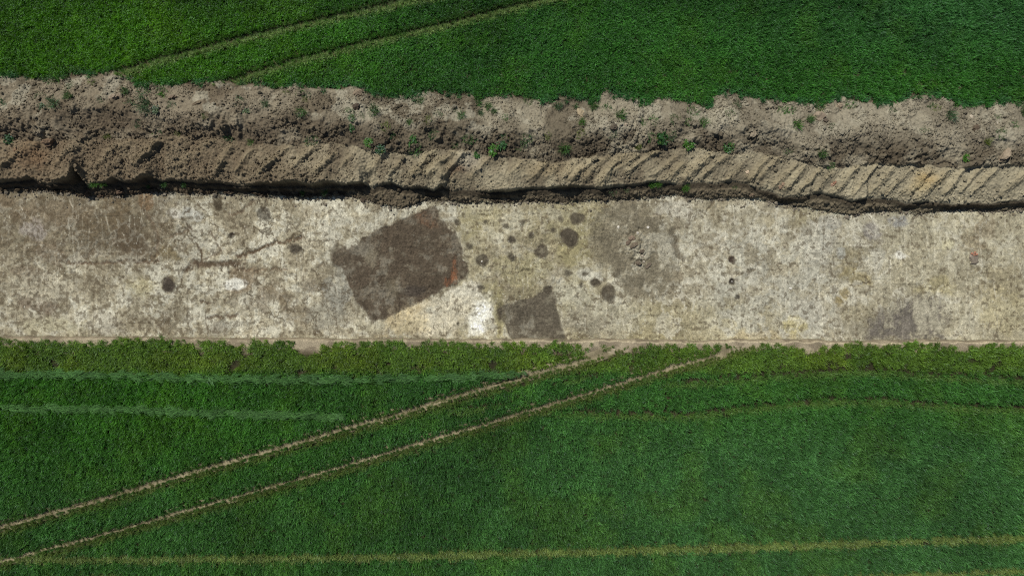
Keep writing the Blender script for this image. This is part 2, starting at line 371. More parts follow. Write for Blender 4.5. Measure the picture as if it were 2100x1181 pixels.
for c, r, col, k, lab in [
 ((345,585),(15,16),srgb(84,75,67),1.0,"isolated dark round stain on the pale ground in the left third of the trench"),
 ((541,439),(14,15),srgb(70,62,54),1.0,"blurred dark round stain near the upper edge of the trench, left of the burnt rectangle"),
 ((474,483),(7,6),srgb(66,58,50),1.0,"tiny dark smudge left of the blurred stain near the top of the trench"),
 ((447,414),(9,20),srgb(86,76,62),.95,"short dark upright bar of soil touching the upper trench edge at left"),
 ((606,511),(14,9),srgb(88,80,70),.9,"small square-cornered grey smudge at the end of the dark crack"),
 ((1501,533),(7,7),srgb(84,72,64),1.0,"small brownish stain, highest of three little dots in the right half"),
 ((1500,577),(7,6),srgb(74,68,60),1.0,"small black dot with a white fleck, middle of three little dots in the right half"),
 ((1512,609),(6,5),srgb(90,84,76),1.0,"small dark dot, lowest of three little dots in the right half"),
]:
    feat("posthole_fill", lab, "posthole", c=c, r=r, col=col*0.85, soft=min(2.5, 0.2*max(np.ravel(r))+0.5), wob=min(2.5, 0.2*max(np.ravel(r))+0.3), k=max(k, 0.95), group="round soil stains in the trench floor", mott=0.25)
BURNT = [
 (zp([(610,120),(640,108),(690,118),(730,150),(740,200),(690,205),(640,170),(600,150)]), srgb(112,82,62), 0.7, 4, "dull orange burnt patch near the top corner"),
 (zp([(845,385),(852,400),(848,440),(862,470),(862,515),(830,545),(790,560),(770,552),(800,520),(820,480),(828,440),(835,400)]), srgb(142,92,64), 0.8, 4, "bright orange burnt streak along the right side"),
]

def inside_sd(px, py, poly):
    """signed distance in photo pixels, negative inside"""
    P = np.array(poly, np.float32)
    d = np.full(px.shape, 1e9, np.float32); ins = np.zeros(px.shape, bool)
    for i in range(len(P)):
        a = P[i]; b = P[(i+1) % len(P)]
        vx, vy = b-a
        t = np.clip(((px-a[0])*vx+(py-a[1])*vy)/(vx*vx+vy*vy+1e-9), 0, 1)
        d = np.minimum(d, (px-a[0]-t*vx)**2+(py-a[1]-t*vy)**2)
        if vy != 0:
            cond = ((a[1] > py) != (b[1] > py)) & (px < vx*(py-a[1])/vy+a[0])
            ins ^= cond
    return np.where(ins, -1, 1)*np.sqrt(d)

# ------------------------------------------------------------------ soil colours (some with sun and shade painted in besides the real lighting)
def mixc(A, c, w):
    return A+(np.asarray(c, np.float32)-A)*w[..., None]
C = np.zeros((ny, nx, 3), np.float32)
# topsoil
tnoise = fbm(X, Y, 1.6, 4, 61)
T = mixc(np.broadcast_to(srgb(108,97,81), C.shape), srgb(148,137,118), sstep(0.36, 0.64, tnoise))
T = mixc(T, srgb(92,81,67), sstep(0.40, 0.8, s1w)*sstep(0.35, 0.62, fbm(X, Y, 0.7, 3, 63))*0.8)  # lower slope darker: shade of the side facing away from the sun, painted in
T = mixc(T, srgb(118,102,84), leftish*0.45)
T = mixc(T, srgb(98,88,72), sstep(0.22, 0.03, s1w)*sstep(0.40, 0.56, fbm(X, Y, 0.35, 4, 64, 0.65))*0.75)
T = mixc(T, srgb(172,163,144), sstep(0.56, 0.66, fbm(X, Y, 0.9, 5, 62, 0.6))*0.6*sstep(0.75, 0.45, s1w))
T = mixc(T, srgb(158,148,130), sstep(900, 1800, PX)*0.40*sstep(0.85, 0.5, s1))
# subsoil
sn = fbm(X, Y, 1.2, 4, 65)
U = mixc(np.broadcast_to(srgb(126,115,96), C.shape), srgb(152,141,119), sstep(0.40, 0.65, sn))
U = mixc(U, srgb(104,93,78), sstep(0.55, 0.66, fbm(X, Y, 0.8, 3, 66))*0.6)
U = mixc(U, srgb(108,92,74), leftish*0.7)
U = mixc(U, srgb(168,158,135), sstep(1350, 1900, PX)*0.55)
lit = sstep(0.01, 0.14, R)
U = mixc(U, srgb(160,144,113), lit*0.30*(1-0.6*leftish))  # ridges paler: sunlit look painted into the soil colour
for (cx_, cy_, rx_, ry_, cc, kk) in [(962,325,22,28,(176,166,148),.7),(938,352,14,10,(140,88,56),.7),(1903,365,26,14,(172,146,100),.8),(1890,385,20,10,(176,156,112),.7),(70,320,40,30,(132,98,70),.5),(1130,345,60,18,(166,148,116),.4)]:
    q = np.exp(-((PX-cx_)/rx_)**2-((PY-cy_)/ry_)**2)
    U = mixc(U, srgb(*cc), q*kk*sstep(0.3, 0.6, sn+0.1))
# slump and face
F = mixc(mixc(np.broadcast_to(srgb(50,44,37), C.shape), srgb(104,93,77), np.broadcast_to(gap[None, :], Z.shape)), srgb(108,97,80), sstep(0.4, 0.6, fbm(X, Y, 0.3, 3, 67)))  # bank's cast shadow painted in: near black where no soil has slumped
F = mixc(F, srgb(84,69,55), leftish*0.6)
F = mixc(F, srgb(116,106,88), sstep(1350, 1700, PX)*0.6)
F = mixc(F, srgb(60,52,43), sstep(0.40, 0.15, YE-Y)*0.7)  # painted shade below the crest, darkest close under it
# verge
V = mixc(np.broadcast_to(srgb(132,119,101), C.shape), srgb(160,146,124), sstep(0.4, 0.65, fbm(X, Y, 0.5, 4, 68)))
V = mixc(V, srgb(106,94,78), sstep(0.02, -0.02, np.abs(Y-YFS+0.02)-0.035)*0.7)
V = mixc(V, srgb(196,180,152), sstep(0.05, 0.0, np.abs(Y-YL))*sstep(500, 1300, PX)*0.6)
trk = np.minimum(np.abs(PX-(1290-(PY-706)*2.84)), np.abs(PX-(1545-(PY-703)*3.17)))
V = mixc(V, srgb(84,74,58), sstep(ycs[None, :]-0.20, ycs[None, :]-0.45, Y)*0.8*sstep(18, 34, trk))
# trench floor
g1 = fbm(X, Y, 1.8, 5, 71, 0.6); g2 = fbm(X, Y, 0.55, 4, 73, 0.62); g3 = fbm(X, Y, 3.5, 4, 75)
st = fbm(X/0.16, Y, 0.9, 4, 77, 0.6)           # vertical scrape streaks
g4 = fbm(X+3, Y, 0.38, 5, 74, 0.72)
q = 0.36*g1+0.26*g2+0.30*g4+0.08*st
G = mixc(np.broadcast_to(srgb(146,136,116), C.shape), srgb(174,165,144), sstep(0.44, 0.515, q))
G = mixc(G, srgb(200,194,177), sstep(0.525, 0.585, q)*0.9)
def win(a, b, c, d): return sstep(a, b, PX)*(1-sstep(c, d, PX))
G = mixc(G, srgb(160,150,118), win(925, 950, 1180, 1300)*0.55*sstep(0.35, 0.6, g3+0.1))
G = mixc(G, srgb(180,168,128), win(1250, 1320, 1500, 1700)*sstep(600, 640, PY)*0.5)
G = mixc(G, srgb(190,188,178), win(1440, 1500, 1700, 1730)*sstep(430, 470, PY)*sstep(0.44, 0.56, g2)*0.55)
G = mixc(G, srgb(170,160,130), win(1760, 1850, 2100, 2300)*0.45)
G = mixc(G, srgb(104,92,74), (1-sstep(290, 440, PX))*sstep(570, 500, PY)*sstep(0.40, 0.54, g1*0.4+g2*0.3+g4*0.3)*0.85)
G = mixc(G, srgb(176,169,150), win(1330, 1480, 2200, 2300)*0.38)
BL = [ # x, y, rx, ry, angle, colour, strength
 (262,490,36,44,0,(98,84,68),.8),(290,515,22,25,0,(100,86,70),.6),(240,430,26,36,0,(112,97,76),.7),(110,440,75,32,0,(124,110,92),.65),(185,470,40,28,0,(112,98,78),.65),
 (60,560,34,14,.2,(122,108,92),.6),(105,520,42,18,.3,(116,102,86),.6),(12,412,28,18,0,(112,98,80),.7),(40,435,20,15,0,(110,96,78),.6),(75,625,40,15,.2,(126,112,98),.7),(70,475,25,18,0,(150,142,138),.6),
 (345,523,34,18,.4,(120,106,78),.7),(330,470,22,25,.2,(124,112,94),.55),(300,415,16,18,0,(116,90,66),.7),(500,575,40,26,0,(130,112,92),.6),(560,605,34,22,0,(124,110,90),.65),(600,640,35,25,0,(140,126,104),.5),
 (640,590,22,14,.4,(108,98,86),.6),(692,525,20,26,0,(96,87,75),.65),(600,455,26,40,0,(140,131,112),.6),(335,660,14,18,0,(120,108,90),.6),(110,670,60,16,0,(200,192,164),.6),(475,583,26,10,0,(222,218,208),.9),
 (85,590,60,26,0,(192,184,164),.55),(390,440,24,14,.3,(200,198,190),.7),(360,438,16,10,0,(214,208,196),.7),(300,590,40,22,0,(186,176,140),.5),(220,660,26,26,0,(196,190,176),.5),(450,670,26,16,0,(176,170,158),.5),(520,620,40,20,0,(164,156,140),.5),
 (690,605,30,30,0,(146,143,134),.7),(670,640,40,30,0,(150,146,134),.6),(700,560,16,20,0,(148,144,134),.6),(640,430,30,16,0,(160,150,130),.5),(830,640,50,28,-.3,(196,176,138),.65),(760,670,40,14,0,(196,188,164),.6),
 (945,612,44,26,-.6,(214,207,190),.85),(985,650,26,42,.4,(250,246,234),.95),(905,648,70,34,-.3,(204,194,172),.85),(835,668,56,22,-.3,(198,182,148),.7),(860,600,14,10,0,(196,184,160),.5),(965,455,24,46,0,(164,154,118),.5),(1000,440,40,20,0,(162,152,118),.4),(1180,520,26,36,0,(160,150,112),.6),
 (1080,550,60,30,0,(150,142,110),.6),(1010,600,20,30,-.3,(156,147,112),.6),(1027,655,14,44,-.1,(160,150,112),.8),(1170,600,40,25,0,(186,182,166),.5),(1205,565,30,16,0,(206,202,190),.6),(1180,445,60,40,0,(168,159,124),.4),
 (1240,650,90,34,0,(178,172,152),.5),(1200,660,40,25,0,(140,132,118),.4),(1380,430,34,18,0,(196,190,176),.7),(1470,430,26,36,.2,(146,136,114),.75),(1460,500,34,22,0,(140,130,112),.6),(1345,455,22,8,.2,(98,90,78),.6),(1620,460,34,14,0,(150,140,116),.6),(1560,450,30,14,0,(164,154,130),.5),
 (1660,440,40,20,0,(160,150,122),.6),(1850,455,24,18,0,(150,150,152),.75),(1790,470,22,20,0,(144,138,138),.6),(1700,455,26,14,0,(158,156,152),.5),(1680,500,34,40,0,(196,192,180),.5),(1650,650,40,34,0,(196,192,180),.5),(1740,530,30,30,0,(150,138,108),.55),(1755,570,34,18,.3,(158,144,104),.6),
 (1725,520,10,14,0,(184,184,178),.7),(1845,523,10,8,0,(220,216,206),.9),(1800,530,16,20,0,(200,196,184),.5),(1730,605,14,22,.4,(140,124,84),.7),(2020,475,22,28,.5,(130,118,98),.7),(1985,500,34,18,0,(140,128,106),.6),(2060,580,50,40,0,(150,138,110),.5),(1920,590,40,20,0,(158,146,106),.5),
 (1640,575,30,16,0,(132,126,112),.6),(1626,668,26,20,0,(196,182,128),.6),(1950,500,20,14,0,(196,188,156),.5),(2060,640,60,40,0,(186,174,136),.4),(1780,645,50,24,0,(158,148,122),.5),(1560,690,70,12,0,(184,168,134),.5),
]
for (bx0, by0, brx, bry, ba, bc, bk) in BL:
    i0 = np.searchsorted(xs, (bx0-3*max(brx, bry)-1050)/S*1.02-0.5); i1 = np.searchsorted(xs, (bx0+3*max(brx, bry)-1050)/S*1.02+0.5)
    sl = np.s_[:, i0:i1]
    dx = PX[sl]-bx0; dy = PY[sl]-by0
    a_ = (dx*math.cos(ba)+dy*math.sin(ba))/brx; b_ = (-dx*math.sin(ba)+dy*math.cos(ba))/bry
    dd = np.sqrt(a_*a_+b_*b_)+1.5*(g2[sl]-0.5)+0.9*(g1[sl]-0.5)
    G[sl] = mixc(G[sl], srgb(*bc), bk*sstep(1.25, 0.65, dd))
CRACKS = [([(383,553),(400,542),(423,541),(488,542)],5,(98,84,70),.8),([(488,527),(518,517),(549,505),(585,494),(622,484)],2.6,(104,88,72),.8),([(413,536),(411,515),(403,498)],1.8,(104,90,74),.8),([(416,532),(454,515)],1.8,(112,98,82),.6),([(454,515),(430,475)],1.6,(120,106,90),.6),
 ([(345,490),(376,475),(393,465)],2.2,(116,102,86),.6),([(372,444),(396,471)],1.5,(110,98,84),.7),([(372,444),(400,418)],1.5,(110,98,84),.6),([(403,417),(420,434)],1.5,(110,98,84),.6),([(295,431),(315,461),(325,488),(322,520)],2.4,(116,102,86),.6),([(142,540),(196,539),(257,537),(325,537)],2.4,(112,96,80),.7),([(467,441),(494,434),(521,414)],2.2,(116,102,86),.6),
 ([(467,559),(501,552)],2,(104,90,76),.7),([(430,651),(488,646)],2.4,(112,98,82),.7),([(410,619),(437,622)],1.8,(112,98,82),.7),([(424,637),(425,685)],1.6,(126,114,96),.6),([(501,529),(498,587)],1.4,(136,122,106),.5),([(538,617),(545,570)],1.4,(124,112,96),.5),([(643,553),(664,539)],2,(116,104,88),.6),([(464,554),(589,552)],2,(118,100,82),.5),
 ([(325,520),(310,530)],3,(110,96,78),.7),([(180,530),(190,512),(200,500)],2,(110,96,78),.5),([(600,408),(600,470)],1.2,(120,110,92),.5),([(592,610),(580,640),(600,655)],1.5,(126,116,100),.5),([(668,580),(690,590),(694,610)],1.6,(124,116,102),.5),([(660,618),(690,622)],1.6,(120,112,98),.5),
 ([(1378,476),(1386,503),(1394,525),(1402,533)],4.5,(112,104,90),.7),([(1386,552),(1399,572)],4.5,(136,126,108),.7),([(1743,586),(1783,577)],1.5,(100,88,70),.8),([(1473,400),(1463,417),(1452,432)],1.8,(116,106,88),.7),([(1510,565),(1550,552)],1.5,(120,110,94),.6),([(940,420),(944,470)],1.0,(128,116,80),.4),([(1060,552),(1085,553)],2,(104,98,78),.7),([(985,440),(1010,441)],1.5,(122,112,84),.6),
 ([(1283,482),(1305,474),(1310,470)],2.2,(60,54,46),.9),([(1304,541),(1312,535),(1320,537)],2,(62,55,48),.8),([(1318,549),(1335,546)],1.6,(78,70,60),.7),([(1268,584),(1300,588)],1.4,(120,110,94),.5),([(1314,596),(1312,582)],1.5,(86,78,66),.6),([(1740,440),(1690,465)],1.2,(140,134,122),.4),([(1930,589),(1910,592)],1.2,(104,92,72),.6)]
CR = np.zeros_like(Z)
for (pl, wd, cc, kk) in CRACKS:
    P = np.array(pl, float)
    i0 = np.searchsorted(xs, (P[:, 0].min()-20-1050)/S*1.03-0.3); i1 = np.searchsorted(xs, (P[:, 0].max()+20-1050)/S*1.03+0.3)
    sl = np.s_[:, i0:i1]
    ax_ = PX[sl]+14*(g2[sl]-0.5); ay_ = PY[sl]+14*(st[sl]-0.5)
    d = np.full(ax_.shape, 1e9, np.float32)
    for a, b in zip(P[:-1], P[1:]):
        v = b-a; t = np.clip(((ax_-a[0])*v[0]+(ay_-a[1])*v[1])/(v@v), 0, 1)
        d = np.minimum(d, (ax_-a[0]-t*v[0])**2+(ay_-a[1]-t*v[1])**2)
    d = np.sqrt(d); w = sstep(wd*2.0, wd*0.6, d)*min(1, kk*1.35)*sstep(0.15, 0.36, fbm(X[sl], Y[sl], 0.4, 3, 79))
    G[sl] = mixc(G[sl], srgb(*cc), w); CR[sl] = np.maximum(CR[sl], w*min(1, wd/2.5))
# every pull of the digger bucket leaves a panel of its own tone, and scratches along it
pj = np.floor((PX+6*(g2-0.5))/62.0+0.35*np.floor(PY/74.0)); pk = np.floor((PY+5*(g2-0.5)+22*TAB[3, (pj.astype(int)) & 511])/74.0)
G *= (1+0.26*(TAB[(pk.astype(int)*7+3) & 511, (pj.astype(int)*13+5) & 511]-0.5))[..., None]
rs = np.random.default_rng(99)
for k in range(1400):
    x0_ = rs.uniform(-26.5, 26.5); y0_ = rs.uniform(-2.7, 4.6); ln = rs.exponential(0.5)+0.15
    a0 = math.pi/2+rs.normal(0, 0.10) if rs.random() < 0.75 else rs.uniform(0, math.pi)
    wd = rs.uniform(0.012, 0.035); kk = rs.uniform(0.14, 0.50)
    i0 = np.searchsorted(xs, x0_-ln-0.1); i1 = np.searchsorted(xs, x0_+ln+0.1) if abs(math.cos(a0)) > 0.3 else np.searchsorted(xs, x0_+0.35*ln+0.1)
    if abs(math.cos(a0)) <= 0.3: i0 = np.searchsorted(xs, x0_-0.35*ln-0.1)
    j0 = np.searchsorted(-ys, -(y0_+ln+0.1)); j1 = np.searchsorted(-ys, -(y0_-ln-0.1))
    sl = np.s_[j0:j1, i0:i1]
    dx = X[sl]-x0_; dy = Y[sl]-y0_
    w = dx*math.cos(a0)+dy*math.sin(a0); u = -dx*math.sin(a0)+dy*math.cos(a0)+0.06*(g2[sl]-0.5)
    m_ = sstep(wd*1.5, wd*0.3, np.abs(u))*sstep(ln, ln*0.6, np.abs(w))*sstep(0.3, 0.55, g4[sl])
    G[sl] = mixc(G[sl], srgb(112,101,84) if rs.random() < 0.6 else srgb(214,206,188), m_*kk)
    CR[sl] = np.maximum(CR[sl], 0.35*m_*kk)
def webs(x, y, size, seed):
    """distance to the borders of irregular cells, in metres"""
    u = x/size+seed*7.7; v = y/size+seed*3.1
    ui = np.floor(u).astype(np.int64); vi = np.floor(v).astype(np.int64)
    f1_ = np.full(u.shape, 9.0, np.float32); f2_ = f1_.copy()
    for dj in (-1, 0, 1):
        for di in (-1, 0, 1):
            ci = (ui+di) & 511; cj = (vi+dj) & 511
            d = np.hypot(u-ui-di-TAB2[cj, ci], v-vi-dj-TAB3[cj, ci]).astype(np.float32)
            f2_ = np.where(d < f1_, f1_, np.minimum(f2_, d)); f1_ = np.minimum(f1_, d)
    return (f2_-f1_)*size*0.5
wb = webs(X+0.9*(g2-0.5)+0.3*(g4-0.5), Y+0.9*(fbm(X+5, Y, 0.55, 4, 76, 0.62)-0.5), 1.25, 2)
wm = sstep(0.048, 0.008, wb)*sstep(0.42, 0.52, fbm(X, Y, 1.3, 3, 78))*(0.25+0.75*win(230, 330, 640, 760))
G = mixc(G, srgb(98,87,71), wm*0.8); CR = np.maximum(CR, wm*0.5)
wl2 = sstep(0.10, 0.02, webs(X+0.7*(g2-0.5), Y+0.7*(g4-0.5), 0.9, 6))*sstep(0.50, 0.60, fbm(X, Y, 1.1, 3, 80))
G = mixc(G, srgb(212,206,190), wl2*0.5*(0.4+0.6*win(1250, 1400, 1900, 2100)))
Z += floorm*0.035*(TAB[(pk.astype(int)*5+9) & 511, (pj.astype(int)*11+2) & 511]-0.5)
speck = fbm(X, Y, 0.13, 3, 81, 0.7)
# features
ID = np.full((ny, nx), -1, np.int32); PART = np.full((ny, nx), -1, np.int32)
FM = np.zeros_like(Z)
wobx = fbm(X, Y, 0.35, 4, 83, 0.6)-0.5
for k, fe in enumerate(FE):
    P = np.array(fe["poly"])
    i0 = np.searchsorted(xs, (P[:, 0].min()-30-1050)/S*1.03-0.3); i1 = np.searchsorted(xs, (P[:, 0].max()+30-1050)/S*1.03+0.3)
    j0 = np.searchsorted(-ys, -(590.5-P[:, 1].min()+30)/S*1.0); j1 = np.searchsorted(-ys, -(590.5-P[:, 1].max()-30)/S*1.03)
    sl = np.s_[max(0, j0):j1, i0:i1]
    sd = inside_sd(PX[sl], PY[sl], P)+fe["wob"]*3.0*wobx[sl]
    so = fe["soft"]
    w = sstep(so, -so, sd)*fe["k"]
    mo = fe["mott"]
    w = w*np.clip(1-mo*sstep(0.47, 0.58, 0.3*g2[sl]+0.35*g1[sl]+0.35*g4[sl]), 0, 1)
    col = np.broadcast_to(fe["col"], w.shape+(3,))*(1+0.5*(fbm(X[sl], Y[sl], 0.45, 4, 85+k % 7)-0.5))[..., None]
    G[sl] = G[sl]+(col-G[sl])*w[..., None]
    ins = (sd < 0) & (floorm[sl] > 0.5)
    ID[sl] = np.where(ins, k, ID[sl]); FM[sl] = np.maximum(FM[sl], np.where(ins, sstep(0, -4, sd), 0)*fe["sink"]/0.02)
    if fe is house:
        hs = sl; hk = k
for pi, (pl, cc, kk, so, lab) in enumerate(BURNT):
    sd = inside_sd(PX[hs], PY[hs], pl)+12*wobx[hs]+10*(st[hs]-0.5)
    w = sstep(so, -so, sd)*kk*np.clip(0.45+1.6*(speck[hs]-0.35), 0, 1)
    G[hs] = mixc(G[hs], cc, w)
    PART[hs] = np.where((sd < 0) & (ID[hs] == hk), pi, PART[hs])
# pale lobe and pale patch inside the big rectangle, ring in a posthole
for (bx0, by0, brx, bry, bc, bk) in [(762,525,16,20,(132,123,106),.6),(805,590,16,24,(116,106,88),.5),(700,525,30,20,(92,84,72),.3),(845,597,30,12,(64,60,58),.5),(870,470,60,40,(90,80,68),.3),(1112,515,7,6,(126,118,102),.7),(868,562,60,4,(104,94,80),.4),(1025,640,6,26,(78,70,60),.6)]:
    dd = np.sqrt(((PX-bx0)/brx)**2+((PY-by0)/bry)**2)+1.2*(g2-0.5)
    G = mixc(G, srgb(*bc), bk*sstep(1.2, 0.6, dd))
G *= (0.90*(1+0.8*(speck-0.5))*(1+0.14*(st-0.5)))[..., None]
gr = sstep(0.50, 0.62, fbm(X, Y, 0.32, 4, 93, 0.75)); gr2 = sstep(0.50, 0.62, fbm(X+9, Y, 0.30, 4, 94, 0.75))
G = G*(1+0.10*gr-0.12*gr2)[..., None]
dth = 0.10*sstep(750, 250, PX)
dark = sstep(0.65, 0.71, fbm(X, Y, 0.17, 3, 87)+dth*(g3+0.3))
G = mixc(G, srgb(88,76,60), dark*0.6*(1-FM))
white = sstep(0.84, 0.90, fbm(X, Y, 0.11, 2, 89))
G = mixc(G, srgb(215,210,196), white*0.5*(1-0.8*FM))
G *= np.array([0.98, 1.0, 0.95], np.float32)
Z -= floorm*(0.04*CR+0.02*FM*floorm)
Z += floorm*FM*(0.02*c3+0.02*f1)
clodzone = np.exp(-((PX-1308)/26)**2-((PY-510)/42)**2)*floorm
Z += clodzone*(0.10*c2+0.05*c3+0.08*f0)
for M_, T_ in ((topm, T), (subm, U), (facem, F), (vergem, V), (floorm, G)):
    pass
T = T*np.array([0.88, 0.89, 0.90], np.float32)
C = T.copy()
wsub = sstep(-0.04, 0.04, YB-Y); C = C+(U-C)*wsub[..., None]
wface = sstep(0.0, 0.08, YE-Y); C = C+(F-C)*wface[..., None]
wfl = sstep(-0.03, 0.06, YF-Y+0.25*(g2-0.5)); C = C+(G-C)*wfl[..., None]
wv = sstep(-0.02, 0.04, YFS-Y+0.05*(g2-0.5)); C = C+(V-C)*wv[..., None]
C *= np.where((floorm > 0.5)[..., None], np.array([0.97, 0.97, 0.97], np.float32), np.array([0.95, 0.985, 0.96], np.float32))
nb = 1-floorm
C *= (1+0.35*nb*(fbm(X, Y, 0.10, 3, 91)-0.5))[..., None]
# dark old topsoil under the crop
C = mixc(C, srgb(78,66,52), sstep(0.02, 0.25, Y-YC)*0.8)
C = np.clip(C, 0.01, 0.8)
rim = np.maximum(sstep(11.35, 11.55, Y), sstep(-3.35, -3.55, Y))
Z -= 0.05*rim

# ---- faces -> objects
jj, ii = np.meshgrid(np.arange(ny-1), np.arange(nx-1), indexing='ij')
v0 = (jj*nx+ii)
quads = np.stack([v0, v0+nx, v0+nx+1, v0+1], -1).reshape(-1, 4)
Yc_ = 0.25*(Y[:-1, :-1]+Y[1:, :-1]+Y[:-1, 1:]+Y[1:, 1:])
mid = lambda a: 0.5*(a[:-1]+a[1:])[None, :]
cls = np.where(Yc_ > mid(yb), 0, np.where(Yc_ > mid(ye), 1, np.where(Yc_ > mid(yf), 2, np.where(Yc_ > mid(yfs), 3, 4))))
fid = ID[:-1, :-1]; pid = PART[:-1, :-1]
cls = np.where((cls == 3) & (fid >= 0), 100+fid, cls)
cls = np.where((cls >= 100) & (pid >= 0), 1000+pid, cls).ravel()
allv = np.stack([X, Y, Z], -1).reshape(-1, 3); allc = C.reshape(-1, 3)
def cut(name, code, mat, parent=None, skirt=0.0):
    q = quads[cls == code]
    if len(q) == 0: return None
    u, inv = np.unique(q, return_inverse=True)
    v = allv[u]; c = allc[u]; q = inv.reshape(-1, 4)
    if skirt:                                   # a body of soil, not a sheet: sides run down into the ground
        e = np.concatenate([q[:, [0, 1]], q[:, [1, 2]], q[:, [2, 3]], q[:, [3, 0]]])
        key = np.sort(e, 1); key = key[:, 0].astype(np.int64)*10**7+key[:, 1]
        uq, first, cnt = np.unique(key, return_index=True, return_counts=True)
        be = e[first[cnt == 1]]
        n = len(v); low = v.copy(); low[:, 2] -= skirt; low[:, :2] = low[:, :2]
        bv = np.unique(be); mp = -np.ones(n, np.int64); mp[bv] = n+np.arange(len(bv))
        v = np.concatenate([v, low[bv]]); c = np.concatenate([c, c[bv]])
        q = np.concatenate([q, np.stack([be[:, 1], be[:, 0], mp[be[:, 0]], mp[be[:, 1]]], 1)])
    return obj_from(name, v, q, mat, parent, c, smooth=True)
topsoil = cut("topsoil_bank", 0, M_bank)
tag(topsoil, "long low bank of crumbly brown topsoil with weeds along the upper crop edge", "earth bank")
subsoil = cut("subsoil_bank", 1, M_bank)
tag(subsoil, "strip of heaped subsoil with slanting bucket ridges along the upper side of the trench", "earth bank")
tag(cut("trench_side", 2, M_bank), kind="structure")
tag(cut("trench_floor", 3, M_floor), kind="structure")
tag(cut("soil_verge", 4, M_floor), kind="structure")
for k, fe in enumerate(FE):
    o = cut(fe["name"], 100+k, M_floor, skirt=0.12)
    if o is None:
        print("EMPTY", fe["label"]); continue
    tag(o, fe["label"], fe["cat"], fe["group"])
    if fe is house:
        for pi, b in enumerate(BURNT):
            p = cut("burnt_clay", 1000+pi, M_floor, parent=o)
            if p: p["label"] = b[4]

def height(x, y):
    i = int(np.clip(np.searchsorted(xs, x), 0, nx-1)); j = int(np.clip(np.searchsorted(-ys, -y), 0, ny-1))
    return float(Z[j, i])

# ------------------------------------------------------------------ the field: one sheet to the horizon, hollow where the strip lies
gx = np.concatenate([-np.geomspace(900, 40, 24), np.arange(-38, 38.01, 0.5), np.geomspace(40, 900, 24)])
gy = np.concatenate([np.geomspace(900, 26, 24), np.arange(25, 11.46, -0.4), [11.42, 11.0, -3.0, -3.42], np.arange(-3.8, -25, -0.4), -np.geomspace(26, 900, 24)])
gX, gY = np.meshgrid(gx, gy)
gZ = np.where((gY < 11.41) & (gY > -3.41) & (np.abs(gX) < 79), -1.2, 0.0)+0.0
gZ = gZ+0.03*(fbm(gX, gY, 3.0, 3, 95)-0.5)-0.008
gC = mixc(np.broadcast_to(srgb(50,49,33), gX.shape+(3,)), srgb(64,61,43), sstep(0.35, 0.65, fbm(gX, gY, 1.4, 4, 97)))
far = np.maximum(sstep(32.5, 33.5, np.abs(gX)), sstep(20.4, 21.2, np.abs(gY)))
gC = mixc(gC, (0.03, 0.07, 0.02), far)
n_, m_ = gX.shape
a_, b_ = np.meshgrid(np.arange(n_-1), np.arange(m_-1), indexing='ij'); g0 = (a_*m_+b_).ravel()
ground = obj_from("ground", np.stack([gX, gY, gZ], -1).reshape(-1, 3), np.stack([g0, g0+m_, g0+m_+1, g0+1], -1), M_ground, None, gC.reshape(-1, 3), True)
tag(ground, kind="structure")

# ------------------------------------------------------------------ crop
WHEEL = [(228,156),(250,144),(330,120),(420,98),(500,77),(560,63),(700,31),(850,-3),(1100,-60),(1300,-110)], [(448,172),(520,150),(600,124),(700,100),(800,75),(900,52),(1000,27),(1110,0),(1300,-45),(1500,-95)], [(-330,1172),(0,1079),(125,1045),(249,1010),(366,975),(499,937),(623,902),(700,879),(825,844),(949,806),(1074,771),(1199,738),(1256,719)], [(-330,1240),(0,1149),(83,1128),(166,1106),(249,1083),(374,1047),(499,1012),(623,977),(700,955),(775,932),(887,898),(991,869),(1074,843),(1157,819),(1298,776),(1365,756),(1450,733),(1500,718)]
for pts in WHEEL:
    W = np.array([pw(p) for p in pts]); seg = np.hypot(*np.diff(W, axis=0).T); t_ = np.concatenate([[0], np.cumsum(seg)])
    tt = np.arange(0, t_[-1], 0.10); cxs = np.interp(tt, t_, W[:, 0]); cys = np.interp(tt, t_, W[:, 1])
    gx2 = np.gradient(cxs); gy2 = np.gradient(cys); l2 = np.hypot(gx2, gy2); nxx, nyy = -gy2/l2, gx2/l2
    offs = np.linspace(-0.30, 0.30, 9)
    px2 = cxs[:, None]+nxx[:, None]*offs; py2 = cys[:, None]+nyy[:, None]*offs
    zz = 0.012-0.03*np.exp(-(offs/0.12)**2)[None, :]*(0.6+0.8*fbm(px2, py2, 0.5, 2, 133))+0.02*(fbm(px2, py2, 0.2, 2, 134)-0.5)+0.02
    north_ = pts[0][1] < 300
    cc2 = mixc(np.broadcast_to(srgb(66,64,42) if north_ else srgb(120,111,88), px2.shape+(3,)), srgb(84,80,54) if north_ else srgb(147,137,110), sstep(0.35, 0.65, fbm(px2, py2, 0.7, 3, 135)))  # northern pair darkened: shadow of the standing crop painted into the soil
    m2, k2 = px2.shape
    A_, B_ = np.meshgrid(np.arange(m2-1), np.arange(k2-1), indexing='ij'); q0 = (A_*k2+B_).ravel()
    tag(obj_from("wheel_track", np.stack([px2, py2, zz], -1).reshape(-1, 3), np.stack([q0, q0+k2, q0+k2+1, q0+1], -1), M_ground, None, cc2.reshape(-1, 3), True), kind="structure")
